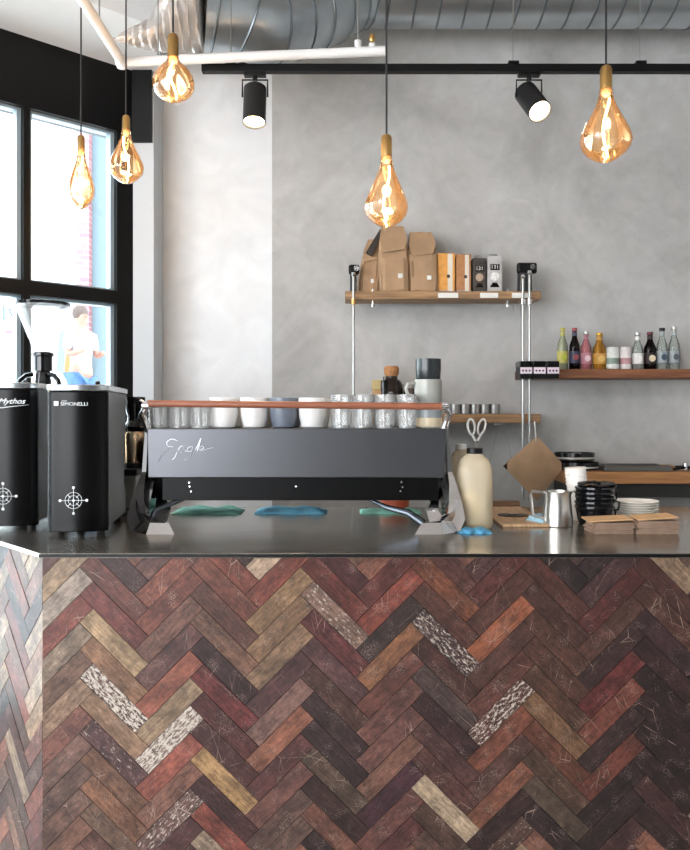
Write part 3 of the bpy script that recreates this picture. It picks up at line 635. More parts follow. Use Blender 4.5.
bottle(674, 327, 11, 'tall clear water bottle with silver cap, rightmost on bottle shelf', G_clear, None, thin_glass('label_clear', '#dfe5e8'), c_si, lcol=L('#50545c'))
def can(px, wpx, label, col, col2):
    Y = 4.02; x = X_(px, Y); h = Z_(347, Y)-zt2; r = wpx/2/F*Y
    t = thing('drink_can', label, 'can', (x, Y, zt2))
    MB().lathe([(r*.8, 0), (r, .008), (r, h-.012), (r*.86, h-.002)], n=24).build('can_body', L(col), t)
    MB().lathe([(r*.86, h-.002), (r*.88, h), (r*.8, h), (r*.78, h-.004), (0, h-.004)], n=24).build('can_lid', c_si, t)
    m = MB(); m.lathe([(r*1.01, h*.25), (r*1.015, h*.26), (r*1.015, h*.5), (r*1.01, h*.51)], n=24); m.build('can_print', L(col2), t)
can(612.5, 13, 'wide pale drink can with green print', '#cfd2ce', '#7f9084')
can(625.5, 11, 'slim white drink can with pink print', '#d9d3d2', '#b08488')
# three black coffee tins with pink-white label strips
tin = None
for i, px in enumerate((526, 539.5, 553)):
    Y = 3.955; w = 13/F*Y*.94
    if tin is None:
        tin = thing('sample_box', None, 'box')
        MB().box(-w/2, w/2, -.05, .05, 0, .028).build('box_lid', M_blackgloss, tin, bevel=.002)
        MB().box(-w/2+.002, w/2-.002, -.052, .05, -.055, 0).build('box_tray', M_black, tin, bevel=.002)
        MB().box(-w/2+.002, w/2-.002, -.0535, -.052, -.032, -.002).build('label_strip', mat('strip_lilac', '#e2d2de', .6), tin)
        m = MB()
        for k in (-1, 0, 1): m.lathe([(0, 0), (.005, 0), (.005, .001), (0, .001)], (0, 0, 0), 8, M=Matrix.Translation((k*.016, -.0537, -.018))@Matrix.Rotation(PI/2, 4, 'X'))
        m.build('strip_print', mat('print_black', '#1b1418', .6), tin)
        q = tin
    else: q = copy_tree(tin)
    q.location = (X_(px, 3.83), 3.878, zt2+.004)
    tag(q, ['leftmost of three black boxes with pale strips, left end of bottle shelf', 'middle of three black boxes with pale strips by the rods', 'rightmost of three black boxes with pale strips, nearest the bottles'][i], 'box', 'black boxes with pale label strips')
# ------------------------------------------------------------------ small shelf: steel cups, jars
cup = thing('steel_cup', None, 'cup')
MB().lathe([(.016, 0), (.0235, .002), (.0255, .048), (.024, .049), (.022, .004), (0, .004)], n=22).build('cup_body', mat('dark_steel', '#a3a09d', .3, 1), cup)
MB().tube([(.024, 0, .04), (.036, 0, .038), (.037, 0, .018), (.024, 0, .012)], .0022, 8).build('handle', M_steel, cup)
cup['category'] = 'cup'
for i, px in enumerate((455, 465, 475, 485, 495)):
    q = cup if i == 0 else copy_tree(cup); q.location = (X_(px, 4.0), 4.0, zt3); q.rotation_euler = (0, 0, .3)
    tag(q, ['first', 'second', 'third', 'fourth', 'last'][i]+' steel shot cup from the left on the small shelf', 'cup', 'steel cups on the small shelf')
jar = thing('corked_jar', 'brown glass jar with round cork stopper behind the glasses', 'jar', (X_(391.5, 4.0), 4.0, zt3))
MB().lathe([(.05, 0), (.058, .01), (.058, .13), (.045, .165), (.03, .175), (.03, .19)], n=24).build('jar_glass', thin_glass('brown_jar', '#6a5a50', body=.45, bodycol='#3c332e'), jar)
MB().lathe([(.026, .18), (.036, .2), (.038, .23), (.03, .24), (0, .24)], n=20).build('cork', mat('cork', '#b07c50', .8, noise=.2, scale=80), jar)
jr = thing('spice_jar', 'small yellow-topped jar left of the corked jar', 'jar', (X_(377, 4.0), 4.0, zt3))
MB().box(-.024, .024, -.024, .024, 0, .12).build('jar_body', mat('jar_amber', '#c59b6e', .4), jr, bevel=.006)
MB().box(-.026, .026, -.026, .026, .12, .17).build('lid', mat('lid_yellow', '#c9b27a', .5), jr, bevel=.004)
jr = thing('spice_jar', 'small grey-lidded jar between corked jar and stacked mugs', 'jar', (X_(409, 4.0), 4.0, zt3))
MB().lathe([(.025, 0), (.028, .01), (.028, .12), (.024, .13)], n=18).build('jar_body', thin_glass('grey_jar', '#b8b0aa', body=.4, bodycol='#7c746e'), jr)
MB().lathe([(.028, .13), (.028, .155), (0, .157)], n=18).build('lid', mat('lid_grey', '#9a9490', .4), jr)
jr = thing('black_grinder', 'small black mill standing against the corked jar', 'mill', (X_(383.5, 3.97), 3.95, zt3))
MB().lathe([(.014, 0), (.016, .02), (.01, .08), (.016, .13), (.014, .165), (0, .17)], n=16).build('mill_body', M_blackgloss, jr)
MB().lathe([(.006, .17), (.008, .18), (0, .19)], n=12).build('mill_knob', M_chrome, jr)
# ------------------------------------------------------------------ hanging things
sc = thing('scissors', 'white-handled scissors hanging below the small shelf', 'scissors', (X_(477, 3.88), 3.88, Z_(447, 3.88)))
M_wp = mat('white_plastic', '#ecebe8', .35)
def loop(cx, cz, rx, rz, tilt, n=18):
    return [(cx+rx*math.cos(a)*math.cos(tilt)-rz*math.sin(a)*math.sin(tilt), 0, cz+rx*math.cos(a)*math.sin(tilt)+rz*math.sin(a)*math.cos(tilt)) for a in [2*PI*i/n for i in range(n)]]
for cx, tl in ((-.027, .12), (.023, -.28)):
    m = MB(); m.tube(loop(cx, .098, .017, .038, tl), .0055, 8, closed=True); m.tube([(cx*.9, 0, .062), (cx*.2-.002, 0, .03)], .006, 8)
    m.build('handle', M_wp, sc)
for k in (-1, 1):
    MB().prism([(k*.002-.007, k*.002, .035), (k*.002+.007, k*.002, .035), (-.012+k*.002, k*.002, -.1)], (0, .002, 0)).build('blade', M_steel, sc)
MB().cyl((0, -.006, .025), (0, .008, .025), .004, n=10).build('rivet', M_chrome, sc)
MB().tube([(-.02, .0, .135), (-.02, .02, Z_(424, 3.9)-Z_(447, 3.88)+.0), (-.02, .06, Z_(424, 3.9)-Z_(447, 3.88))], .0018, 6).build('hook', M_rod, sc)
# card sheet hung by a string
Yk = 3.86
ks = thing('kraft_sheet', 'square kraft paper bag hung by one corner from the small shelf', 'paper bag', (X_(535, Yk), Yk, Z_(438, Yk)))
k0 = ks.location
def kp(px, py, dy=0): p = at(px, py, Yk); return (p.x-k0.x, dy, p.z-k0.z)
mb = MB(); corners = [kp(537, 436), kp(565, 466), kp(537, 501), kp(503, 466)]
N = 8
def bil(u, v):
    a, b, c, d = [Vector(q) for q in corners]
    return (a*(1-u)+b*u)*(1-v)+(d*(1-u)+c*u)*v
for side in (0, 1):
    vs = []; fs = []
    for i in range(N+1):
        for j in range(N+1):
            u, v = i/N, j/N; p = bil(u, v); e = 16*u*(1-u)*v*(1-v)
            p.y += (-.022 if side == 0 else .012)*e**.6 + .004*math.sin(9*u+4*v)*e; vs.append(p)
    for i in range(N):
        for j in range(N): fs.append((i*(N+1)+j, (i+1)*(N+1)+j, (i+1)*(N+1)+j+1, i*(N+1)+j+1))
    mb.add(vs, fs)
mb.build('bag_sheet', M_kraft, ks)
MB().tube([kp(536, 441, -.004), kp(535, 430, -.006), kp(534.5, 421, .0)], .003, 6).build('string', M_wp, ks)
cc = thing('hanging_cord', 'thin grey cords looped under the small shelf', 'cord', (X_(500, 3.9), 3.9, Z_(424, 3.9)))
b0 = cc.location
def cpnt(px, py): p = at(px, py, 3.9); return (p.x-b0.x, 0, p.z-b0.z)
MB().tube([cpnt(498, 425), cpnt(494, 445), cpnt(489, 466)], .0022, 6).build('cord_left', M_rod, cc)
MB().tube([cpnt(505, 425), cpnt(508, 440), cpnt(513, 470)], .0022, 6).build('cord_right', M_rod, cc)
MB().box(-.03, .03, .0, .05, -.004, .006).build('cord_mount', M_chrome, cc)
# ------------------------------------------------------------------ things on the lowest shelf
Yp = 3.95
M_blk = mat('black_enamel', '#141213', .25)
for i, (py0, py1, r, lb) in enumerate(((472, 463, 25, 'black round pan with pale rim, lower of two'), (463, 453.5, 21, 'black round pan with pale rim, stacked on top'))):
    R = r/F*Yp*1.0; hh = (py0-py1)/F*Yp; z = Z_(472, 3.8)+(472-py0)/F*Yp
    t = thing('cake_pan', lb, 'pan', (X_(576 if i else 578, Yp), Yp+.03, z), group='black pans on the lowest shelf')
    R = .098 if i else .108; R = min(R, .135)
    MB().lathe([(R*.9, 0), (R, .006), (R, hh*.85), (R*.97, hh*.85), (R*.9, .01), (0, .01)], n=36).build('pan_body', M_blk, t)
    MB().lathe([(R*.995, hh*.2), (R*1.012, hh*.22), (R*1.012, hh*.4), (R*.995, hh*.42)], n=36).build('pale_rim', mat('pale_rim', '#b9b4ad', .4), t)
tr = thing('baking_tray', 'shallow dark-rimmed metal tray on the lowest shelf', 'tray', (X_(632, 3.95), 3.93, zt4))
MB().box(-.16, .14, -.08, .1, 0, .004).build('tray_base', M_steel, tr)
m = MB()
for b in ((-.17, .15, -.09, -.08), (-.17, .15, .1, .11), (-.17, -.16, -.08, .1), (.14, .15, -.08, .1)): m.box(*b, 0, .026)
m.build('tray_rim', mat('tray_grey', '#6e6b68', .35, .8), tr, bevel=.002)
bn = thing('wooden_brush', 'small wooden-ended brush lying beside the tray', 'brush', (X_(664, 3.92), 3.9, zt4+.016))
MB().tube([(-.03, 0, 0), (.01, 0, .002), (.05, .01, .0)], [.013, .012, .006], 10).build('brush_handle', mat('handle_wood', '#8e6a4a', .5), bn)
MB().tube([(.05, .01, 0), (.12, .02, -.004)], [.008, .011], 10).build('brush_ferrule', M_black, bn)
tn = thing('tongs', 'black and chrome tongs at the right end of the lowest shelf', 'tongs', (X_(684, 3.9), 3.88, zt4+.006))
MB().tube([(-.06, 0, 0), (0, 0, .012), (.09, .02, .0)], .006, 8).build('arm', M_black, tn)
MB().tube([(-.05, .03, 0), (0, .01, .014), (.09, -.01, .0)], .006, 8).build('arm', M_black, tn)
MB().cyl((0, .005, 0), (0, .005, .03), .011, n=14).build('pivot', M_chrome, tn)
# ------------------------------------------------------------------ white wall bits seen behind the machine
# ------------------------------------------------------------------ grinders
M_grind = mat('grinder_black', '#050506', .26, 0, noise=.1, scale=3, spec=.18)
M_gside = mat('grinder_side', '#4a4e50', .35, .8, noise=.08, scale=6)
M_print = mat('white_print', '#e6e8ea', .5)
M_lid = mat('lid_aluminium', '#c4c9cc', .22, 1)
def grinder_body(t, W, H, D, curved=.02):
    # rear housing, profile in (y, z)
    P = [(0.02, .02), (D, .02), (D, .10), (D-.05, .13), (D-.05, .2), (D-.03, .26), (D, H-.03), (D, H-.02), (.02, H-.02)]
    MB().prism([(-W/2+.004, y, z) for y, z in P], (W-.008, 0, 0)).build('housing', M_gside, t, bevel=.004)
    # convex front cover
    pl = [(-W/2, .03), (-W/2, .008)]+[(W/2*x, -curved*(1-x*x)) for x in [(-9+i)/9*1.0 for i in range(1, 18)]]+[(W/2, .008), (W/2, .03)]
    MB().prism([(x, y, .012) for x, y in pl], (0, 0, H-.036)).build('front_cover', M_grind, t, bevel=.003)
    pl2 = [(x*1.01, y-.002 if y < .02 else y, H-.022) for x, y in pl[:-1]]
    MB().prism([(-W/2*1.01, D, H-.022), (-W/2*1.01, .008, H-.022)]+[(x*1.01, y-.002, H-.022) for x, y in pl[2:-2]]+[(W/2*1.01, .008, H-.022), (W/2*1.01, D, H-.022)], (0, 0, .02)).build('lid', M_lid, t, bevel=.003)
    MB().lathe([(.006, 0), (.008, .004), (.007, .012), (0, .014)], (W*.3, .03, H-.002), 12).build('lid_knob', M_black, t)
    for sx in (-1, 1):
        for y in (.05, D-.05): MB().lathe([(.014, 0), (.015, .012), (.012, .021)], (sx*(W/2-.03), y, 0), 14).build('foot', M_black, t)
def compass(t, cx, cz, y, R=.026):
    m = MB()
    Mx = Matrix.Translation((cx, y, cz))@Matrix.Rotation(PI/2, 4, 'X')
    for r in (R, R*.62): m.lathe([(r-.0011, 0), (r, 0), (r, .0012), (r-.0011, .0012)], (0, 0, 0), 36, M=Mx, closed=True)
    m.lathe([(0, 0), (R*.16, 0), (R*.16, .0012), (0, .0012)], (0, 0, 0), 16, M=Mx)
    for a in range(4):
        c, s_ = math.cos(a*PI/2), math.sin(a*PI/2)
        m.box(-R*1.5 if a % 2 == 0 else -.0009, R*1.5 if a % 2 == 0 else .0009, -.0009 if a % 2 == 0 else -R*1.5, .0009 if a % 2 == 0 else R*1.5, 0, .0011, Mx)
        m.lathe([(0, 0), (R*.17, 0), (R*.17, .0013), (0, .0013)], (c*R*1.55, s_*R*1.55, 0), 12, M=Mx)
        m.box(R*.45, R*1.0, -.0007, .0007, 0, .0012, Mx@Matrix.Rotation(a*PI/2+PI/4, 4, 'Z'))
    m.build('compass_emblem', M_print, t, smooth=False)
Yg = 2.53
g1 = thing('coffee_grinder', 'right black coffee grinder with compass emblem and block lettering', 'coffee grinder', (X_(77.5, Yg), Yg, ZC), rz=.13)
W1 = .187
grinder_body(g1, W1, .478, .44)
compass(g1, -.008, .112, -.0212)
text('lettering', 'SIMONELLI', .0155, M_print, g1, (-.006, -.0205, .414), FRONT, sx=1.12)
text('lettering', 'nuova', .007, M_print, g1, (-.036, -.0205, .4245), FRONT)
m = MB(); m.box(-.068, -.054, -.0190, -.0165, .409, .423); m.build('logo_square', M_print, g1, smooth=False)
Yh = 2.66
g2 = thing('coffee_grinder', 'left black coffee grinder with cursive lettering, cut by the left edge', 'coffee grinder', (X_(7, Yh), Yh, ZC), rz=.10)
grinder_body(g2, .192, .49, .42)
compass(g2, -.006, .112, -.0212, .027)
text('lettering', 'Mythos', .026, M_print, g2, (.02, -.0215, .425), FRONT, shear=.45, sx=1.1)
MB().tube([(-.04, -.0212, .408), (-.01, -.0218, .404), (.03, -.0222, .409), (.075, -.0145, .414)], [.0004, .0016, .001, .0003], 6).build('swoosh', M_print, g2)
# third grinder behind with the clear hopper
Y3 = 3.19
g3 = thing('hopper_grinder', 'coffee grinder with clear conical hopper behind the black grinders', 'coffee grinder', (X_(43, Y3), Y3, ZC))
MB().box(-.09, .09, -.075, .075, .02, .38).build('housing', M_grind, g3, bevel=.02, seg=3)
for sx in (-1, 1):
    for y in (-.055, .055): MB().lathe([(.014, 0), (.014, .022)], (sx*.065, y, 0), 12).build('foot', M_black, g3)
hz0 = Z_(372, Y3)-ZC; hz1 = Z_(352, Y3)-ZC; hz2 = Z_(306, Y3)-ZC
MB().lathe([(.05, .378), (.046, .42), (.03, hz0-.02), (.028, hz0), (.036, hz0+.004), (.036, hz1-.02), (.042, hz1-.016), (.042, hz1-.004), (.03, hz1)], n=28).build('hopper_collar', M_blackgloss, g3)
MB().lathe([(.03, hz1), (.034, hz1+.002), (.045, hz1+.03), (.098, hz2-.02), (.102, hz2), (.099, hz2), (.095, hz2-.02), (.042, hz1+.032), (.03, hz1+.004)], n=40).build('hopper', thin_glass('hopper_plastic', '#ffffff', body=.08, bodycol='#ffffff', gain=.5), g3)
MB().lathe([(.1, hz2), (.104, hz2+.002), (.104, hz2+.012), (.096, hz2+.014), (.0, hz2+.016)], n=40).build('hopper_lid', thin_glass('smoked_lid', '#55585a', body=.35, bodycol='#15171a'), g3)
for k in (-1, 1):
    MB().tube([(k*.03, -.02, hz0-.01), (k*.055, -.03, hz0-.015), (k*.075, -.04, hz0-.035), (k*.085, -.045, hz0-.07), (k*.08, -.04, hz0-.11)], .0095, 10).build('hopper_bracket', M_blackgloss, g3)
# ------------------------------------------------------------------ espresso machine
Ym = 2.67; XM = X_(297, Ym)
em = thing('espresso_machine', 'wide dark espresso machine with copper-coloured rail, seen from behind', 'espresso machine', (XM, Ym, ZC))
def brushed():
    m, nt, b, out = newmat('dark_brushed_panel'); N = nt.nodes; Lk = nt.links
    tc = N.new('ShaderNodeTexCoord'); mp = N.new('ShaderNodeMapping'); mp.inputs['Scale'].default_value = (1.5, 1, 160); Lk.new(tc.outputs['Object'], mp.inputs[0])
    n = N.new('ShaderNodeTexNoise'); n.inputs['Scale'].default_value = 3; Lk.new(mp.outputs[0], n.inputs[0])
    b.inputs['Base Color'].default_value = lin('#5a5b5f'); b.inputs['Metallic'].default_value = .9
    mr = N.new('ShaderNodeMapRange'); mr.inputs[3].default_value = .28; mr.inputs[4].default_value = .38; Lk.new(n.outputs[0], mr.inputs[0]); Lk.new(mr.outputs[0], b.inputs['Roughness'])
    bp = N.new('ShaderNodeBump'); bp.inputs['Strength'].default_value = .06; bp.inputs['Distance'].default_value = .002; Lk.new(n.outputs[0], bp.inputs['Height']); Lk.new(bp.outputs[0], b.inputs['Normal'])
    return m
M_panel = brushed()
mx = lambda px: X_(px, Ym)-XM
mz = lambda py: Z_(py, Ym)-ZC
ztop = mz(428.5); zpb = mz(478); zbb = mz(502)
MB().prism([(mx(147), 0, ztop), (mx(447), 0, ztop), (mx(444.5), .004, zpb), (mx(147.5), .004, zpb)][::-1], (0, .012, 0)).build('rear_panel', M_panel, em, bevel=.003)
MB().prism([(mx(150), .012, ztop-.008), (mx(150), .53, ztop-.008), (mx(150), .53, zbb+.03), (mx(150), .08, zbb), (mx(150), .045, zpb-.02)], (mx(444)-mx(150), 0, 0)).build('body', mat('machine_black', '#060607', .35, spec=.2), em, bevel=.004)
MB().box(mx(160), mx(440), .03, .06, zbb+.002, zpb+.004).build('lower_panel', mat('lower_panel_black', '#050506', .35, spec=.15), em, bevel=.002)
MB().box(mx(148), mx(446), .004, .53, ztop-.008, ztop).build('cup_tray', M_panel, em, bevel=.002)
for px, py in ((187, 483), (187.5, 487), (189, 492), (295, 487), (402, 483), (403, 488), (401, 492)):
    m = MB(); m.lathe([(0, 0), (.0032, .0005), (.0032, 0)][::-1], (0, 0, 0), 10, M=Matrix.Translation((mx(px), .0295, mz(py)))@Matrix.Rotation(PI/2, 4, 'X')); m.build('screw', M_chrome, em)
# copper rail and its brackets
zr = mz(405.5)
M_cop = wood('copper_rail', '#84503c', '#9c6048', rough=.3, stretch=(3, 40, 40))
MB().tube([(mx(149), -.015, mz(403.5)), (mx(442), -.015, mz(406.5))], .0115, 16).build('rail', M_cop, em)
for k, px in ((-1, 147), (1, 444)):
    x = mx(px)
    MB().lathe([(.0, -.012), (.014, -.01), (.015, .01), (0, .012)], (0, 0, 0), 16, M=Matrix.Translation((x, -.015, zr))@Matrix.Rotation(PI/2, 4, 'Y')).build('rail_end', M_chrome, em)
    MB().tube([(x, -.012, zr-.005), (x+k*.016, .0, zr-.03), (x+k*.006, .012, zr-.06), (x+k*.0, .02, ztop-.01)], [.011, .012, .011, .014], 10).build('rail_bracket', M_chrome, em)
    MB().tube([(x, -.015, zr), (x+k*.01, .2, zr), (x+k*.005, .5, zr)], .006, 10).build('side_rail', M_blackgloss, em)
    # side frame: faceted chrome edge down to the foot, left blackened as dark reflection
    E = mx(147) if k < 0 else mx(447)
    def R4(x, y, z, w, d): return [Vector((x-w, y-d, z)), Vector((x+w, y-d, z)), Vector((x+w, y+d, z)), Vector((x-w, y+d, z))]
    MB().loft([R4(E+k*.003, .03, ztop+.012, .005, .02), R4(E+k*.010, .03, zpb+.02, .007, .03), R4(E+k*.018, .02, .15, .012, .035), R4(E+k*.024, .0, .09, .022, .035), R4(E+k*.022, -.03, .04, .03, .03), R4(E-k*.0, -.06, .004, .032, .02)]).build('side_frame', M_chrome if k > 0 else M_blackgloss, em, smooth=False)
    MB().loft([R4(E-k*.0, .09, zpb+.01, .02, .05), R4(E+k*.012, .08, .13, .026, .06), R4(E+k*.026, .07, .06, .028, .07), R4(E+k*.02, .05, .01, .022, .07)]).build('leg', M_blackgloss, em, smooth=False)
    # faceted foot reaching towards the front and inwards
    A = [Vector((E+k*.056, -.0, .075)), Vector((E+k*.03, -.03, .105)), Vector((E+k*.012, .03, .085)), Vector((E+k*.04, .06, .03))]
    B = [Vector((E+k*.05, -.03, .025)), Vector((E+k*.012, -.06, .066)), Vector((E-k*.01, .0, .05)), Vector((E+k*.02, .03, .0))]
    C = [Vector((E+k*.01, -.1, .002)), Vector((E-k*.025, -.09, .04)), Vector((E-k*.045, -.04, .034)), Vector((E-k*.01, -.02, .0))]
    D_ = [Vector((E-k*.028, -.125, .0)), Vector((E-k*.034, -.10, .034)), Vector((E-k*.07, -.06, .03)), Vector((E-k*.05, -.04, .0))]
    Fp = [Vector((E-k*.118, -.125, .0)), Vector((E-k*.095, -.10, .032)), Vector((E-k*.09, -.08, .024)), Vector((E-k*.1, -.08, .0))]
    MB().loft([A, B, C, D_, Fp]).build('foot', [M_chrome], em, smooth=False)
    # curved strut under the body
    MB().tube([(E-k*.26, .06, zbb+.004), (E-k*.2, .02, zbb-.02), (E-k*.13, -.01, .055), (E-k*.08, -.03, .022)] if k > 0 else [(E-k*.12, .06, zbb+.006), (E-k*.08, .02, zbb-.006), (E-k*.03, .0, .06), (E-k*.02, -.01, .03)], [.005, .009, .012, .014], 10).build('strut', mat('grey_strut', '#59616a', .2, .9), em)
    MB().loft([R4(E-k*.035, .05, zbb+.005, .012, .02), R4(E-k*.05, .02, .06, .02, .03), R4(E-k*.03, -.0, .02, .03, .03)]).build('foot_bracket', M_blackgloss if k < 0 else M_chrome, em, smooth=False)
# cursive word on the panel, drawn as strokes
def stroke(pts, r=.0013):
    out = []
    P = [Vector((mx(x), 0, mz(y))) for x, y in pts]
    n = len(P)
    for i in range(n-1):
        p0, p1, p2, p3 = P[max(i-1, 0)], P[i], P[i+1], P[min(i+2, n-1)]
        for q in range(4):
            t = q/4; out.append(.5*((2*p1)+(-p0+p2)*t+(2*p0-5*p1+4*p2-p3)*t*t+(-p0+3*p1-3*p2+p3)*t**3))
    out.append(P[-1])
    slope = .004/(ztop-zpb)
    for v in out: v.y = (ztop-v.z)*slope-.0012
    return out
sm = MB()
for st in ([(178, 441), (172, 439), (167, 442), (168, 446), (174, 447), (167, 450), (161, 456), (158, 462)],
           [(178, 450), (181, 446), (184, 448), (180, 453), (184, 449), (186, 452)],
           [(193, 447), (189, 447), (187, 451), (191, 451), (193, 447), (189, 458), (184, 460)],
           [(195, 450), (198, 445), (201, 438), (199, 446), (197, 451)],
           [(200, 450), (204, 448), (201, 446), (200, 451), (207, 449), (213, 447.5)],
           [(172, 460), (175, 457), (177, 452)]):
    sm.tube(stroke(st), .0011, 6)
sm.build('script_lettering', mat('etched_silver', '#c9cccf', .3, .6), em)
# ------------------------------------------------------------------ cups on the machine
ZT = ZC+ztop
def mug(name, label, cat, loc, r, h, m, handle=False, hdir=PI, taper=.78):
    t = thing(name, label, cat, loc)
    MB().lathe([(r*taper*.8, 0), (r*taper, .004), (r*.95, h*.4), (r, h*.8), (r*.99, h), (r*.93, h), (r*.9, h*.4), (r*taper*.85, .012), (0, .01)], n=32).build('cup_body', m, t)
    if handle:
        c, s_ = math.cos(hdir), math.sin(hdir)
        MB().tube([(c*r*.92, s_*r*.92, h*.82), (c*r*1.35, s_*r*1.35, h*.8), (c*r*1.5, s_*r*1.5, h*.55), (c*r*1.3, s_*r*1.3, h*.3), (c*r*.9, s_*r*.9, h*.25)], .0065, 10).build('handle', m, t)
    return t
M_greyc = mat('grey_ceramic', '#6f7683', .25)
Yc = 2.79
for i, (px, m, lb) in enumerate(((224, M_ceram, 'white cup next to the left cluster of glasses'), (254.5, M_ceram, 'white cup between another white cup and the grey cup'), (283.5, M_greyc, 'only grey-blue cup in the row on the espresso machine'), (312.5, M_ceram, 'white cup right of the grey-blue cup'))):
    mug('coffee_cup', lb, 'cup', (X_(px, Yc), Yc, ZT), 14.3/F*Yc, 30/F*Yc, m)
    mug('coffee_cup', lb.replace('cup', 'cup in the back row behind the', 1) if False else ['white', 'white', 'grey', 'white'][i]+' cup in the second row, behind '+['the leftmost white cup', 'the second white cup', 'the grey-blue cup', 'the rightmost white cup'][i], 'cup', (X_(px, Yc)+.012, Yc+.115, ZT), 14.3/F*Yc, 30/F*Yc, [M_ceram, M_ceram, M_greyc, M_ceram][i])
gl = thing('glass_tumbler', None, 'glass')
MB().lathe([(0, .004), (.028, .002), (.031, .0), (.0325, .03), (.036, .085)][1:], n=24).build('glass_wall', thin_glass('tumbler_glass', '#fdfefe', body=.16, bodycol='#ffffff', gain=1.3), gl)
MB().lathe([(.0, .0005), (.029, .0005), (.029, .007), (0, .0075)][1:3]+[(0, .007)], n=24).build('glass_base', thin_glass('glass_base', '#e8ecec', body=.25, bodycol='#e8ecec', gain=2), gl)
first = True
def place_glass(x, y, z, lb, grp, sz=1):
    global first
    q = gl if first else copy_tree(gl); first = False
    q.location = (x, y, z); q.scale = (1, 1, sz); tag(q, lb, 'glass', grp)
for r in range(3):
    for i in range(3):
        px = 160+i*20.5+r*4
        place_glass(X_(px, 2.75)+r*.0, 2.745+r*.08, ZT, 'clear tumbler in the low cluster at the left end of the machine top', 'clear tumblers at the left of the machine top')
for r in range(4):
    for i in range(4):
        place_glass(X_(341+i*22, 2.75), 2.745+r*.08, ZT, 'clear tumbler standing on the right half of the machine top', 'clear tumblers at the right of the machine top', 1.35)
# ceramic stack
Ys = 2.80; zs = ZT
def lay(px0, px1, py0, py1, m, lb, hd=False, band=None):
    global zs
    h = (py1-py0)/F*Ys; r = (px1-px0)/2/F*Ys; x = X_((px0+px1)/2, Ys)
    t = thing('stacked_mug', lb, 'mug', (x, Ys, zs))
    MB().lathe([(r*.9, 0), (r*.96, .004), (r, h*.5), (r, h*.985), (r*.93, h*.985), (r*.9, .012), (0, .01)], n=32).build('mug_body', m, t)
    if band: MB().lathe([(r*.97, .003), (r*1.003, h*.08), (r*1.006, h*.42), (r*1.0, h*.43)], n=32).build('glaze_band', band, t)
    if hd:
        MB().tube([(-r*.95, -.01, h*.85), (-r*1.5, -.02, h*.82), (-r*1.65, -.02, h*.6), (-r*1.5, -.02, h*.36), (-r*.96, -.01, h*.3)], .0065, 10).build('handle', m, t)
    zs += h
M_cg = mat('pale_grey_glaze', '#9c9d97', .3, noise=.05); M_cream = mat('cream_glaze', '#d9c9ab', .35)
lay(415, 442, 404, 427.5, mat('bluegrey_glaze', '#8f9698', .3), 'blue-grey mug with cream base, lowest in the stack on the machine', False, M_cream)
lay(414.5, 442, 379, 404, M_cg, 'pale grey mug with handle, middle of the stack on the machine', True)
lay(415.5, 441, 358.5, 379, mat('dark_slate_glaze', '#23282b', .25), 'dark slate cup on top of the mug stack')
# ------------------------------------------------------------------ thermal server and stand at the left of the machine
Yt = 3.12
ts = thing('brew_stand', 'grey and dark brewing scale and stand between grinder and machine', 'coffee stand', (X_(131, Yt), Yt, ZC))
MB().box(-.06, .04, -.09, .09, 0.0, .025).build('stand_foot', M_black, ts, bevel=.006)
MB().box(-.05, .035, -.07, .08, .025, .15).build('stand_block', mat('stand_grey', '#8f8a82', .35, .4, noise=.2), ts, bevel=.008)
MB().box(-.06, .045, -.09, .09, .15, .175).build('stand_plate', M_black, ts, bevel=.005)
fl = thing('thermal_flask', 'steel flask with black lid and handle behind the left grinder', 'flask', (X_(135, Yt), Yt, ZC+.175))
MB().lathe([(.04, 0), (.044, .006), (.044, .13), (.036, .145)], n=28).build('flask_body', mat('warm_steel', '#c7a685', .2, 1), fl)
MB().lathe([(.046, .0), (.047, .012), (.044, .02)], n=28).build('base_ring', M_black, fl)
MB().lathe([(.038, .14), (.046, .16), (.03, .18), (.028, .2), (.034, .22), (.04, .262), (.04, .275), (0, .278)], n=24).build('lid', M_blackgloss, fl)
MB().tube([(-.03, -.01, .15), (-.06, -.02, .13), (-.066, -.02, .07), (-.05, -.02, .03)], .009, 10).build('handle', M_blackgloss, fl)
MB().tube([(.03, -.03, .16), (.06, -.04, .2), (.05, -.04, .25), (.03, -.03, .26)], .007, 10).build('spout_lever', M_chrome, fl)
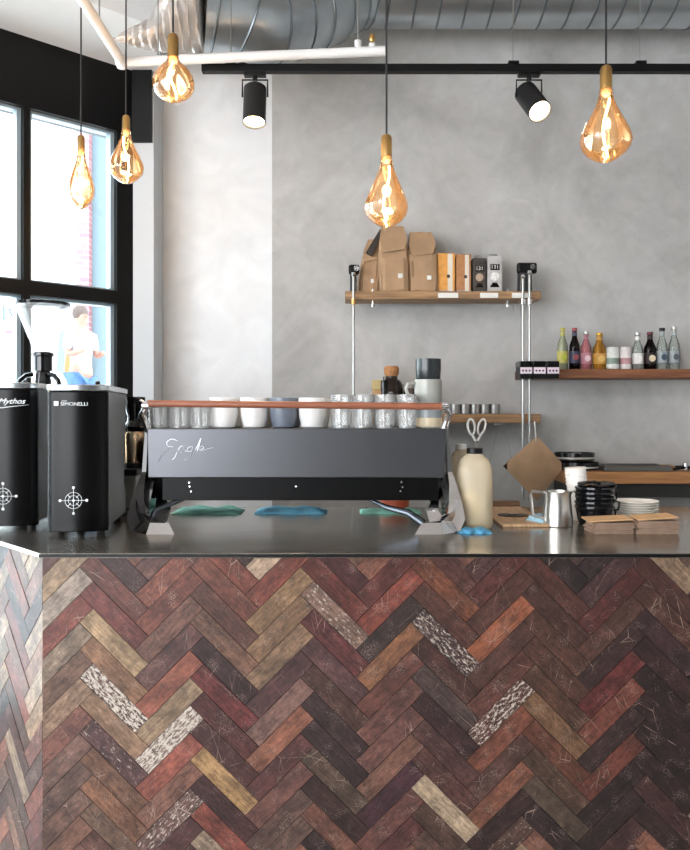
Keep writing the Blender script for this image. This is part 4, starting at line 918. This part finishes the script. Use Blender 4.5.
# ------------------------------------------------------------------ counter clutter
def cloth(label, px0, px1, Y, dY, col, h=.016, seed=1, rz=0, name='cleaning_cloth'):
    w = X_(px1, Y)-X_(px0, Y); x = (X_(px0, Y)+X_(px1, Y))/2; rnd = random.Random(seed)
    nx, ny = 22, 10; o = MB(); vs = []; fs = []
    for i in range(nx+1):
        for j in range(ny+1):
            u, v = i/nx-.5, j/ny-.5
            e = min(1, 6*min(.5-abs(u), .5-abs(v))+.15)
            vs.append((u*w+.006*math.sin(7*v*3+seed), v*dY+.006*math.sin(u*17+seed*2), h*e*(.72+.28*math.sin(u*15+seed)*math.cos(v*8+seed))+.002*rnd.random()))
    for i in range(nx):
        for j in range(ny): fs.append((i*(ny+1)+j, (i+1)*(ny+1)+j, (i+1)*(ny+1)+j+1, i*(ny+1)+j+1))
    n0 = len(vs); vs += [(x_, y_, .0005) for x_, y_, z_ in vs]
    fs += [tuple(n0+q for q in f[::-1]) for f in fs]
    def idx(i, j): return i*(ny+1)+j
    ring = [idx(i, 0) for i in range(nx)]+[idx(nx, j) for j in range(ny)]+[idx(i, ny) for i in range(nx, 0, -1)]+[idx(0, j) for j in range(ny, 0, -1)]
    for a, b in zip(ring, ring[1:]+ring[:1]): fs.append((a, b, n0+b, n0+a))
    o.add(vs, fs)
    ob = o.build(name, mat('cloth_'+col, col, .9, noise=.08, scale=60, bump=.2), None, ang=80, loc=(x, Y, ZC)); ob.rotation_euler = (0, 0, rz)
    return tag(ob, label, 'cloth')
cloth('mint green folded cloth under the left half of the machine', 176, 242, 3.13, .16, '#a6ead6', .022, 1)
cloth('blue cloth under the middle of the espresso machine', 257, 326, 3.13, .14, '#7cc4e0', .022, 2)
cloth('green cloth under the right half of the machine by the foot', 361, 420, 3.13, .12, '#9cdcc6', .016, 3)
cloth('bright blue cloth in front of the milk jugs', 458, 489, 2.6, .09, '#4f96bc', .013, 4)
cloth('pale blue crumpled cloth beside the steel milk pitcher', 531, 549, 2.79, .1, '#9fc6d8', .035, 5, rz=.4)
# red and orange thing seen under the machine
rb = thing('fruit_tub', 'small red and orange tub seen under the machine', 'tub', (X_(396, 3.12), 3.2, ZC+.0))
MB().lathe([(.05, 0), (.055, .004), (.06, .05), (.058, .05), (.05, .006), (0, .006)], n=24).build('tub_body', mat('tub_red', '#c45a3c', .4), rb)
MB().lathe([(.061, .045), (.063, .05), (.061, .056), (0, .058)], n=24).build('tub_lid', mat('tub_lid', '#e2b89c', .4), rb)
# milk jugs
M_milk = mat('milk_white', '#fff2d4', .5)
def jug(px, Y, label, wpx, top, fill=True, handle=True):
    x = X_(px, Y); r = wpx/2/F*Y; h = Z_(top, Y)-ZC
    t = thing('milk_jug', label, 'jug', (x, Y, ZC))
    q = [(r*.93, 0), (r, .012), (r, h*.68), (r*.97, h*.75), (r*.78, h*.86), (r*.44, h*.92), (r*.42, h*.94)]
    rings = []
    def sq(rr, z, n=32):
        out = []
        for j in range(n):
            a = 2*PI*j/n; c, s_ = math.cos(a), math.sin(a); p = .75
            out.append(Vector((rr*math.copysign(abs(c)**p, c), rr*.9*math.copysign(abs(s_)**p, s_), z)))
        return out
    M_hdpe = thin_glass('hdpe_plastic', '#fff8ea', rough=.3, body=.5, bodycol='#e6d9c0')
    MB().loft([sq(a, b) for a, b in q]).build('jug_shell', M_hdpe, t)
    if fill: MB().loft([sq(a*.97, b) for a, b in [(r*.93, .003), (r, .012), (r, h*.46), (r*.995, h*.462)]]).build('milk', M_milk, t)
    if handle:
        MB().tube([(r*.5, -.0, h*.86), (r*.98, 0, h*.8), (r*1.06, 0, h*.66), (r*1.0, 0, h*.5), (r*.9, 0, h*.44)], .009, 10).build('handle', M_hdpe, t)
    MB().lathe([(r*.45, h*.93), (r*.47, h*.935), (r*.46, h*1.0), (0, h*1.0)], n=22).build('cap', M_black if fill else M_wp, t)
    return t
jug(474.5, 2.72, 'large half-full plastic milk jug with black cap', 35, 448, True, False)
jug(461, 2.93, 'second cream-coloured milk jug standing behind the half-full jug', 24, 444, False, False)
# wooden board with dark round recess
wb = thing('tamping_board', 'wooden board with round dark recess on the counter behind the jugs', 'board', (X_(513, 2.95), 2.95, ZC))
MB().box(-.085, .09, -.24, .33, 0, .01).build('board_slab', wood('board_oak', '#a98766', '#cfae88', stretch=(30, 3, 3)), wb, bevel=.003)
MB().box(-.085, .09, .29, .33, .01, .03).build('back_strip', wood('board_dark', '#6e5542', '#8a6f58'), wb, bevel=.003)
MB().lathe([(.0, .0101), (.056, .0101), (.056, .0125), (.05, .013), (0, .0128)][1:], (0, .0, 0), 32).build('round_mat', mat('dark_rubber', '#2a1d17', .4), wb)
MB().lathe([(.018, .0128), (.02, .017), (0, .019)], (0, .0, 0), 18).build('centre_cap', M_steel, wb)
# steel milk pitcher
Yq = 2.745; pt = thing('milk_pitcher', 'steel milk steaming pitcher with handle on the left', 'pitcher', (X_(557.5, Yq), Yq, ZC))
rr = 14.7/F*Yq; hh = Z_(491, Yq)-ZC
MB().lathe([(rr*.95, 0), (rr*1.02, .004), (rr*1.02, .03), (rr*.92, hh*.6), (rr*.9, hh*.85), (rr*.96, hh), (rr*.93, hh), (rr*.86, hh*.85), (rr*.88, hh*.6), (rr*.95, .01), (0, .008)], n=40).build('pitcher_body', M_steel, pt)
MB().tube([(-rr*.88, 0, hh*.95), (-rr*1.75, -.004, hh*1.0), (-rr*1.85, -.004, hh*.9), (-rr*1.7, -.002, hh*.3), (-rr*.95, 0, hh*.22)], .0055, 10).build('handle', M_steel, pt)
MB().prism([(rr*.7, -.012, hh*.86), (rr*1.25, 0, hh*1.03), (rr*.7, .012, hh*.86)], (0, 0, .003)).build('spout', M_steel, pt)
# leaning stack of white paper cups
pc = thing('paper_cup_stack', 'tilted column of nested white paper cups behind the black stack', 'cups', (X_(580, 2.9), 2.9, ZC))
Mt = Matrix.Rotation(-.09, 4, 'Y')
m = MB()
m.lathe([(.028, 0), (.034, .06), (.036, .13), (.037, .19), (0, .192)], n=26, M=Mt); m.build('cup_wall', mat('paper_cup', '#f1ece6', .6), pc)
for k in range(5): MB().lathe([(.0355+.0003*k, 0), (.0385, .001), (.0385, .004), (.0355, .005)], (0, 0, .13+.013*k), 26, M=Mt).build('cup_rim', mat('paper_cup', '#f1ece6', .6), pc)
# stack of black cups
Yb = 2.8; z0 = ZC
bc = thing('black_cup', None, 'cup')
R0 = 20/F*Yb
MB().lathe([(R0*.74, 0), (R0*.8, .004), (R0*.93, .05), (R0*.95, .056), (R0*.98, .058), (R0*.98, .064), (R0*.9, .064), (R0*.75, .01), (0, .008)], n=36).build('cup_body', mat('black_glaze', '#0c0f13', .14), bc)
MB().tube([(R0*.9, 0, .05), (R0*1.15, .0, .045), (R0*1.1, .0, .02), (R0*.82, 0, .015)], .004, 8).build('handle', mat('black_glaze', '#0c0f13', .14), bc)
lv = ['lowest', 'second from the bottom', 'third from the bottom', 'fourth from the bottom', 'topmost']
for i in range(5):
    q = bc if i == 0 else copy_tree(bc); q.location = (X_(595, Yb)+random.uniform(-.002, .002), Yb, ZC+i*.0165+(.0)); q.rotation_euler = (0, 0, [.2, 1.9, -.4, .6, .1][i])
    tag(q, 'glossy black cup, '+lv[i]+' in the nested stack', 'cup', 'nested black cups beside the pitcher')
    if i: q.location.z = ZC+i*.0165
    q.scale = (1, 1, 1)
bl = thing('black_lid_pile', 'black ruffled lids piled on top of the black cup stack', 'lids', (X_(597, Yb), Yb, ZC+4*.0165+.064))
rg = []
m = MB(); n = 48
for z, r in ((0, .058), (.006, .064), (.012, .06), (.016, .03)):
    rg.append([Vector(((r+.004*math.sin(9*a))*math.cos(a), (r+.004*math.sin(9*a))*math.sin(a), z+.003*math.sin(5*a))) for a in [2*PI*i/n for i in range(n)]])
m.loft(rg); m.build('lid_body', M_blk, bl)
MB().tube([(-.06, -.01, .01), (-.035, -.03, .018), (0, -.04, .016)], .004, 8).build('lid_tab', M_blk, bl)
# plate stack
Ypl = 2.87; zpl = ZC; pr_ = None
for i in range(8):
    if pr_ is None:
        pr_ = thing('saucer', None, 'plate'); R = 22/F*Ypl*1.0
        MB().lathe([(R*.5, 0), (R*.56, .002), (R*.8, .005), (R, .013), (R*.99, .0145), (R*.8, .0085), (R*.55, .005), (0, .005)], n=44).build('plate_body', mat('white_plate', '#fffaf2', .25), pr_)
        q = pr_
    else: q = copy_tree(pr_)
    q.location = (X_(636, Ypl)+random.uniform(-.0015, .0015), Ypl, ZC+i*.0085)
    tag(q, 'white saucer, '+['lowest', 'second', 'third', 'fourth', 'fifth', 'sixth', 'seventh', 'topmost'][i]+(' in' if i in (0, 7) else ' from the bottom in')+' the stack behind the napkins', 'plate', 'white saucers stacked on the counter')
# kraft napkin stacks
def napkins(px0, px1, py0, label, seed, skew):
    Y = 2.6; w = X_(px1, Y)-X_(px0, Y); x = (X_(px0, Y)+X_(px1, Y))/2; h = Z_(py0, Y)-ZC; rnd = random.Random(seed)
    t = thing('napkin_stack', label, 'napkins', (x, Y, ZC)); n = 9
    for k in range(n):
        z = h*.8*k/n; th = h*.8/n*.86; dx = rnd.uniform(-.004, .004); rot = Matrix.Rotation(rnd.uniform(-.06, .06), 4, 'Z')
        m = MB(); m.box(-w/2+dx, w/2+dx, -.05, .06, z, z+th, rot); m.build('napkin', mat('napkin_kraft', '#9d8370', .85, noise=.12, scale=40), t, bevel=.0015)
    Pq = [(-w*.5-skew, -.055, h*.84), (w*.48, -.05, h*.98), (w*.5, .05, h*1.02), (-w*.45-skew, .05, h*.88)]
    MB().prism(Pq, (0, 0, .004)).build('top_sheet', mat('napkin_tan', '#c09a70', .8), t)
    return t
napkins(590, 629, 518, 'left pile of folded kraft napkins in front of the black cups', 3, .02)
napkins(632, 673, 516, 'right pile of folded kraft napkins in front of the saucers', 4, .0)
# ------------------------------------------------------------------ duct, pipe, track, spots
M_duct = mat('galvanised_duct', '#b4bbc0', .3, .9, noise=.18, scale=5)
M_rib = mat('duct_seam', '#7c8388', .35, .9)
def spline(P, per=8):
    P = [Vector(p) for p in P]; out = []; n = len(P)
    for i in range(n-1):
        p0, p1, p2, p3 = P[max(i-1, 0)], P[i], P[i+1], P[min(i+2, n-1)]
        for q in range(per):
            t = q/per; out.append(.5*((2*p1)+(-p0+p2)*t+(2*p0-5*p1+4*p2-p3)*t*t+(-p0+3*p1-3*p2+p3)*t**3))
    out.append(P[-1]); return out
dt = thing('spiral_duct', 'silver spiral ventilation duct along the wall top with crumpled foil end', 'duct', (1, 3.85, 3.6))
d0_ = Vector(dt.location)
RD = .215
RD = .19
zc_ = Z_(25, 3.93)+RD
zl_ = Z_(52, 3.5)+RD
path = [(3.1, 3.93, zc_), (1.2, 3.93, zc_), (.3, 3.93, zc_), (.06, 3.9, zc_-.02), (-.14, 3.78, (zc_+zl_)/2-.01), (-.36, 3.62, zl_), (-.52, 3.53, zl_-.005), (-.62, 3.5, zl_-.005)]
pp = [p-d0_ for p in spline(path, 10)]
MB().tube(pp, RD, 40).build('duct_pipe', M_duct, dt)
# seams
L_ = 0; ribs = MB(); nxt = 0
for a, b in zip(pp, pp[1:]):
    seg = (b-a).length; n_ = (b-a).normalized()
    while nxt < L_+seg:
        c = a+(b-a)*((nxt-L_)/seg)
        nn = (n_+Vector((0, .0, .12))).normalized()
        u = nn.cross(Vector((0, 0, 1))).normalized(); v = nn.cross(u)
        ribs.tube([c+(u*math.cos(t)+v*math.sin(t))*(RD+.002) for t in [2*PI*i/40 for i in range(40)]], .0055, 6, closed=True)
        nxt += .125
    L_ += seg
ribs.build('duct_seams', M_rib, dt)
# foil-wrapped flexible end
rg = []; rnd = random.Random(4)
for i in range(34):
    t = i/33; px = 206-92*t; Yf = 3.5-.2*t
    zb_ = Z_(51-10*t**3, Yf); r = RD*(1.03-.22*t) if t < .5 else RD*(.92-.9*((t-.5)/.5)**.8*.98)
    r = RD*1.0 if t < .22 else (RD-(RD-.062)*min(1, (t-.22)/.36) if t < .58 else max(.008, .062*max(0, 1-(t-.58)/.42)**.7))
    c = Vector((X_(px, Yf), Yf, zb_+r))-d0_; ring = []
    for j in range(44):
        a = 2*PI*j/44; w = r*(1+.05*math.sin(i*2.1)+.04*math.sin(6*a+i*.7)+rnd.uniform(-.03, .03))
        ring.append(c+Vector((rnd.uniform(-.004, .004), w*math.cos(a), w*math.sin(a))))
    rg.append(ring)
MB().loft(rg).build('foil_wrap', mat('foil', '#d9d4d0', .38, .6, noise=.12, scale=10), dt, ang=25)
# white pipe
Yw = 3.25
M_pipe = mat('pipe_white', '#e6e6e6', .45)
pi_ = thing('white_pipe', 'white pipe turning a corner below the duct', 'pipe', (X_(123, Yw), Yw, Z_(60, Yw)))
p0 = Vector(pi_.location)
A = at(122, 62, Yw)-p0; B = at(385, 51, Yw)-p0
MB().tube([A+Vector((-.0, 0, 0)), B], .0195, 16).build('pipe_run', M_pipe, pi_)
MB().tube([A+Vector((0, .0, 0)), A+Vector((0, -3.2, 0))], .0195, 16).build('pipe_branch', M_pipe, pi_)
MB().lathe([(0, -.028), (.02, -.024), (.028, 0), (.02, .024), (0, .028)], tuple(A), 16).build('elbow', M_pipe, pi_)
for px, py in ((358, 35), (372, 38)):
    q = MB(); a = at(px, 55, Yw)-p0; b = at(px, py+6, Yw)-p0; q.cyl(a, b, .014, n=14); q.build('pipe_fitting', M_pipe, pi_)
q = MB(); a = at(358, 40, Yw)-p0; q.cyl(a, a+Vector((0, 0, CEIL-p0.z-a.z)), .003, n=8); q.build('hanger_rod', M_rod, pi_)
q = MB(); a = at(372, 42, Yw)-p0; q.lathe([(.01, 0), (.014, .01), (.01, .03), (0, .032)], tuple(a), 12); q.build('brass_valve', M_brass, pi_)
q = MB(); a = at(158, 55, Yw)-p0; q.cyl(a, a+Vector((0, 0, CEIL-p0.z-a.z)), .003, n=8); q.build('hanger_rod', M_rod, pi_)
q = MB(); a = at(105, 22, 2.95)-p0; a.x = A.x; a.z = A.z+.01; q.cyl(a, a+Vector((0, 0, SOF-p0.z-a.z-.001)), .003, n=8); q.build('hanger_rod', M_rod, pi_)
# track
Ytr = 3.3
tk = thing('lighting_track', 'long black ceiling track carrying the spotlights', 'lighting track', (.9, Ytr, Z_(69, Ytr)))
x0 = X_(202, Ytr)-.9; zt_ = .015
MB().box(x0, 2.0, -.018, .018, -.0155, .0155).build('track_bar', mat('track_black', '#09090a', .45, spec=.2), tk, bevel=.002)
for px in (231, 513, 640):
    x = X_(px, Ytr)-.9
    MB().box(x-.022, x+.022, -.02, .02, .015, .028).build('suspension_clip', M_black, tk, bevel=.003)
    MB().cyl((x, 0, .028), (x, 0, CEIL-tk.location.z), .0022, n=8).build('suspension_wire', M_rod, tk)
MB().tube([(X_(236, Ytr)-.9, 0, .02), (X_(243, Ytr)-.9, 0, .026), (X_(249, Ytr)-.9, 0, .018)], .003, 6).build('feed_cable', M_black, tk)
def spot(px, label, tilt, yaw, power):
    t = thing('track_spotlight', label, 'spotlight', (X_(px, Ytr), Ytr, tk.location.z-.0155))
    MB().box(-.045, .045, -.016, .016, -.016, 0).build('track_adapter', M_black, t, bevel=.002)
    MB().cyl((0, 0, -.016), (0, 0, -.034), .01, n=12).build('swivel', M_black, t)
    hp = Vector((0, 0, -.1))
    m = MB(); m.tube([hp+Vector((-.052, 0, 0)), (-.052, 0, -.03), (.052, 0, -.03), hp+Vector((.052, 0, 0))], .004, 8)
    m.build('yoke', M_black, t)
    Mx = Matrix.Translation(hp)@Matrix.Rotation(yaw, 4, 'Z')@Matrix.Rotation(tilt, 4, 'X')@Matrix.Rotation(0, 4, 'Z')
    m = MB(); m.lathe([(0, .045), (.04, .045), (.047, .038), (.047, -.12), (.044, -.12), (.042, -.108), (0, -.108)], n=32, M=Mx); m.build('lamp_housing', mat('spot_black', '#151517', .4), t)
    m = MB(); m.lathe([(0, -.1125), (.041, -.1125), (.041, -.110)], n=28, M=Mx); m.build('lamp_lens', mat('spot_lens', '#fff0d8', .3, emit=14, ecol='#ffdcae'), t)
    ld = bpy.data.lights.new('spot_light', 'SPOT'); ld.energy = power; ld.color = (1, .8, .58); ld.spot_size = 1.2; ld.spot_blend = .6; ld.shadow_soft_size = .04
    lo = bpy.data.objects.new('spot_light', ld); COL.objects.link(lo); lo.parent = t
    lo.matrix_local = Mx@Matrix.Translation((0, 0, -.13))
    return t
spot(255, 'left black track spotlight pointing almost straight down', math.radians(-14), 0, 12)
spot(529, 'right black track spotlight tilted towards the viewer, glowing warm', math.radians(-42), math.radians(20), 12)
# ------------------------------------------------------------------ pendant bulbs
M_bulb = thin_glass('amber_glass', '#fbe6c8', rough=.03, ior=1.6, gain=1.7, body=.02, bodycol='#ffdcb0')
M_fil = mat('filament', '#ffd9a0', .5, emit=22, ecol='#ffcf90')
M_cord = mat('black_cord', '#18181a', .6)
def pendant(px, Y, y_cap0, y_cap1, y_bot, wpx, label, seed=0, top=CEIL, shape=0, lean=0.0):
    zc1 = Z_(y_cap1, Y); zc0 = Z_(y_cap0, Y); zb = Z_(y_bot, Y); r = wpx/2/F*Y; H = zc1-zb
    t = thing('pendant_bulb', label, 'pendant lamp', (X_(px, Y), Y, zc1))
    rc = .105*(zc0-zc1)*2.3; rc = max(.012, min(.02, rc))
    MB().lathe([(rc, 0), (rc, (zc0-zc1)*.8), (rc*.75, (zc0-zc1)*.93), (.004, zc0-zc1)], n=22).build('lamp_holder', M_brass, t)
    MB().tube([(0, 0, zc0-zc1), (0, 0, top-zc1)], .0033, 8).build('cord', M_cord, t)
    # glass: dimpled pear, wide low belly
    prof = [(.0, .26), (.06, .27), (.14, .3), (.25, .42), (.38, .62), (.5, .8), (.62, .96), (.7, 1.0), (.8, .9), (.88, .7), (.95, .42), (.985, .2), (1.0, .0)] if shape == 0 else \
           [(.0, .28), (.08, .32), (.16, .48), (.28, .74), (.42, .93), (.55, 1.0), (.68, .98), (.8, .84), (.9, .6), (.96, .35), (1.0, 0)]
    n = 36; rg = []
    rnd = random.Random(seed); ph = [rnd.uniform(0, 6) for _ in range(3)]
    for s_, w in prof:
        ring = []
        for j in range(n):
            a = 2*PI*j/n; e = w*w
            rr_ = r*w*(1-.06*e*(1+math.cos(3*a+ph[0]))*.5 - .07*e*max(0, math.cos(2*a+ph[1]))**3)
            ring.append(Vector((rr_*math.cos(a), rr_*math.sin(a), -H*s_+.006*e*math.sin(2*a+ph[2]))))
        rg.append(ring)
    m = MB(); vs = [v for q in rg for v in q]; fs = [(i*n+j, i*n+(j+1) % n, (i+1)*n+(j+1) % n, (i+1)*n+j) for i in range(len(rg)-1) for j in range(n)]
    m.add(vs, fs); m.build('bulb_glass', M_bulb, t, ang=80)
    MB().lathe([(rc*.7, .0), (rc*.72, -.012), (rc*.4, -.02)][::-1], n=18).build('bulb_collar', mat('bulb_collar', '#d8c4a4', .4), t)
    # curled filament ribbon
    P = []
    for i in range(24):
        s_ = i/23; P.append((r*.13*math.sin(s_*5.2+seed), r*.13*math.cos(s_*4+seed), -H*(.12+.78*s_)))
    MB().tube(P, .0032, 6).build('filament', M_fil, t)
    MB().tube([(-.003, 0, -.01), (-.004, 0, -H*.2)], .0012, 6).build('support_wire', M_brass, t)
    ld = bpy.data.lights.new('bulb_light', 'POINT'); ld.energy = 1.0; ld.color = (1, .72, .45); ld.shadow_soft_size = .02
    lo = bpy.data.objects.new('bulb_light', ld); COL.objects.link(lo); lo.parent = t; lo.location = (0, 0, -H*.55)
    return t
pendant(386.5, 2.6, 134, 157, 228, 46, 'large amber bulb hanging above the kraft bags, centre of the photo', 1)
pendant(606, 2.46, 65, 90, 163, 53, 'largest amber bulb, rightmost, hanging in front of the track', 2)
pendant(173, 2.9, 33, 58, 103, 43, 'round amber bulb beside the end of the foil duct', 3, shape=1)
pendant(126, 3.2, 115, 131, 184, 36, 'amber bulb hanging in front of the black window corner', 4)
pendant(81, 3.2, 135, 150, 209, 29, 'leftmost bulb, washed out against the bright window', 8, shape=0, top=SOF)
# ------------------------------------------------------------------ light
w = bpy.data.worlds.new('world'); S.world = w; w.use_nodes = True
bg = w.node_tree.nodes['Background']; bg.inputs[0].default_value = (.92, .96, 1.0, 1); bg.inputs[1].default_value = 8
def portal(loc, rot, sx, sy):
    ld = bpy.data.lights.new('portal', 'AREA'); ld.shape = 'RECTANGLE'; ld.size = sx; ld.size_y = sy; ld.cycles.is_portal = True
    o = bpy.data.objects.new('portal', ld); COL.objects.link(o); o.location = loc; o.rotation_euler = rot
wa = math.atan2(WD.y, WD.x)
# area light emits along its -Z; turn it to face WN
c = wp((bays[-1][0]+bays[0][1])/2, -.15, (SILL+HB)/2)
o_ = WN.to_track_quat('-Z', 'Z').to_euler()
portal(c, o_, bays[0][1]-bays[-1][0], HB-SILL)
portal((-3.6, -4.2, 1.45), Vector((0, 1, 0)).to_track_quat('-Z', 'Z').to_euler(), 4.0, 2.5)
S.view_settings.view_transform = 'Standard'; S.view_settings.look = 'None'; S.view_settings.gamma = 1
S.view_settings.use_curve_mapping = False
S.view_settings.exposure = 0.7
# fittings that belong to a part rather than to the whole thing
SUB = {'label_print': 'bottle_label', 'lid_knob': 'lid', 'hopper_lid': 'hopper', 'sticker': 'bag_body', 'strip_print': 'label_strip', 'rail_end': 'rail',
       'lamp_lens': 'lamp_housing', 'filament': 'bulb_glass', 'pale_rim': 'pan_body', 'price_rail': 'shelf_board', 'bolt': 'shelf_board', 'script_lettering': 'rear_panel',
       'screw': 'lower_panel', 'window_bead': 'window_frame', 'compass_emblem': 'front_cover', 'logo_square': 'front_cover', 'centre_cap': 'round_mat', 'support_wire': 'bulb_glass', 'foil_wrap': 'duct_pipe'}
base = lambda n: n.split('.')[0]
for r in [o for o in bpy.data.objects if o.parent is None]:
    kids = list(r.children)
    for k in kids:
        want = SUB.get(base(k.name))
        if want:
            for p in kids:
                if base(p.name) == want and p is not k: k.parent = p; break
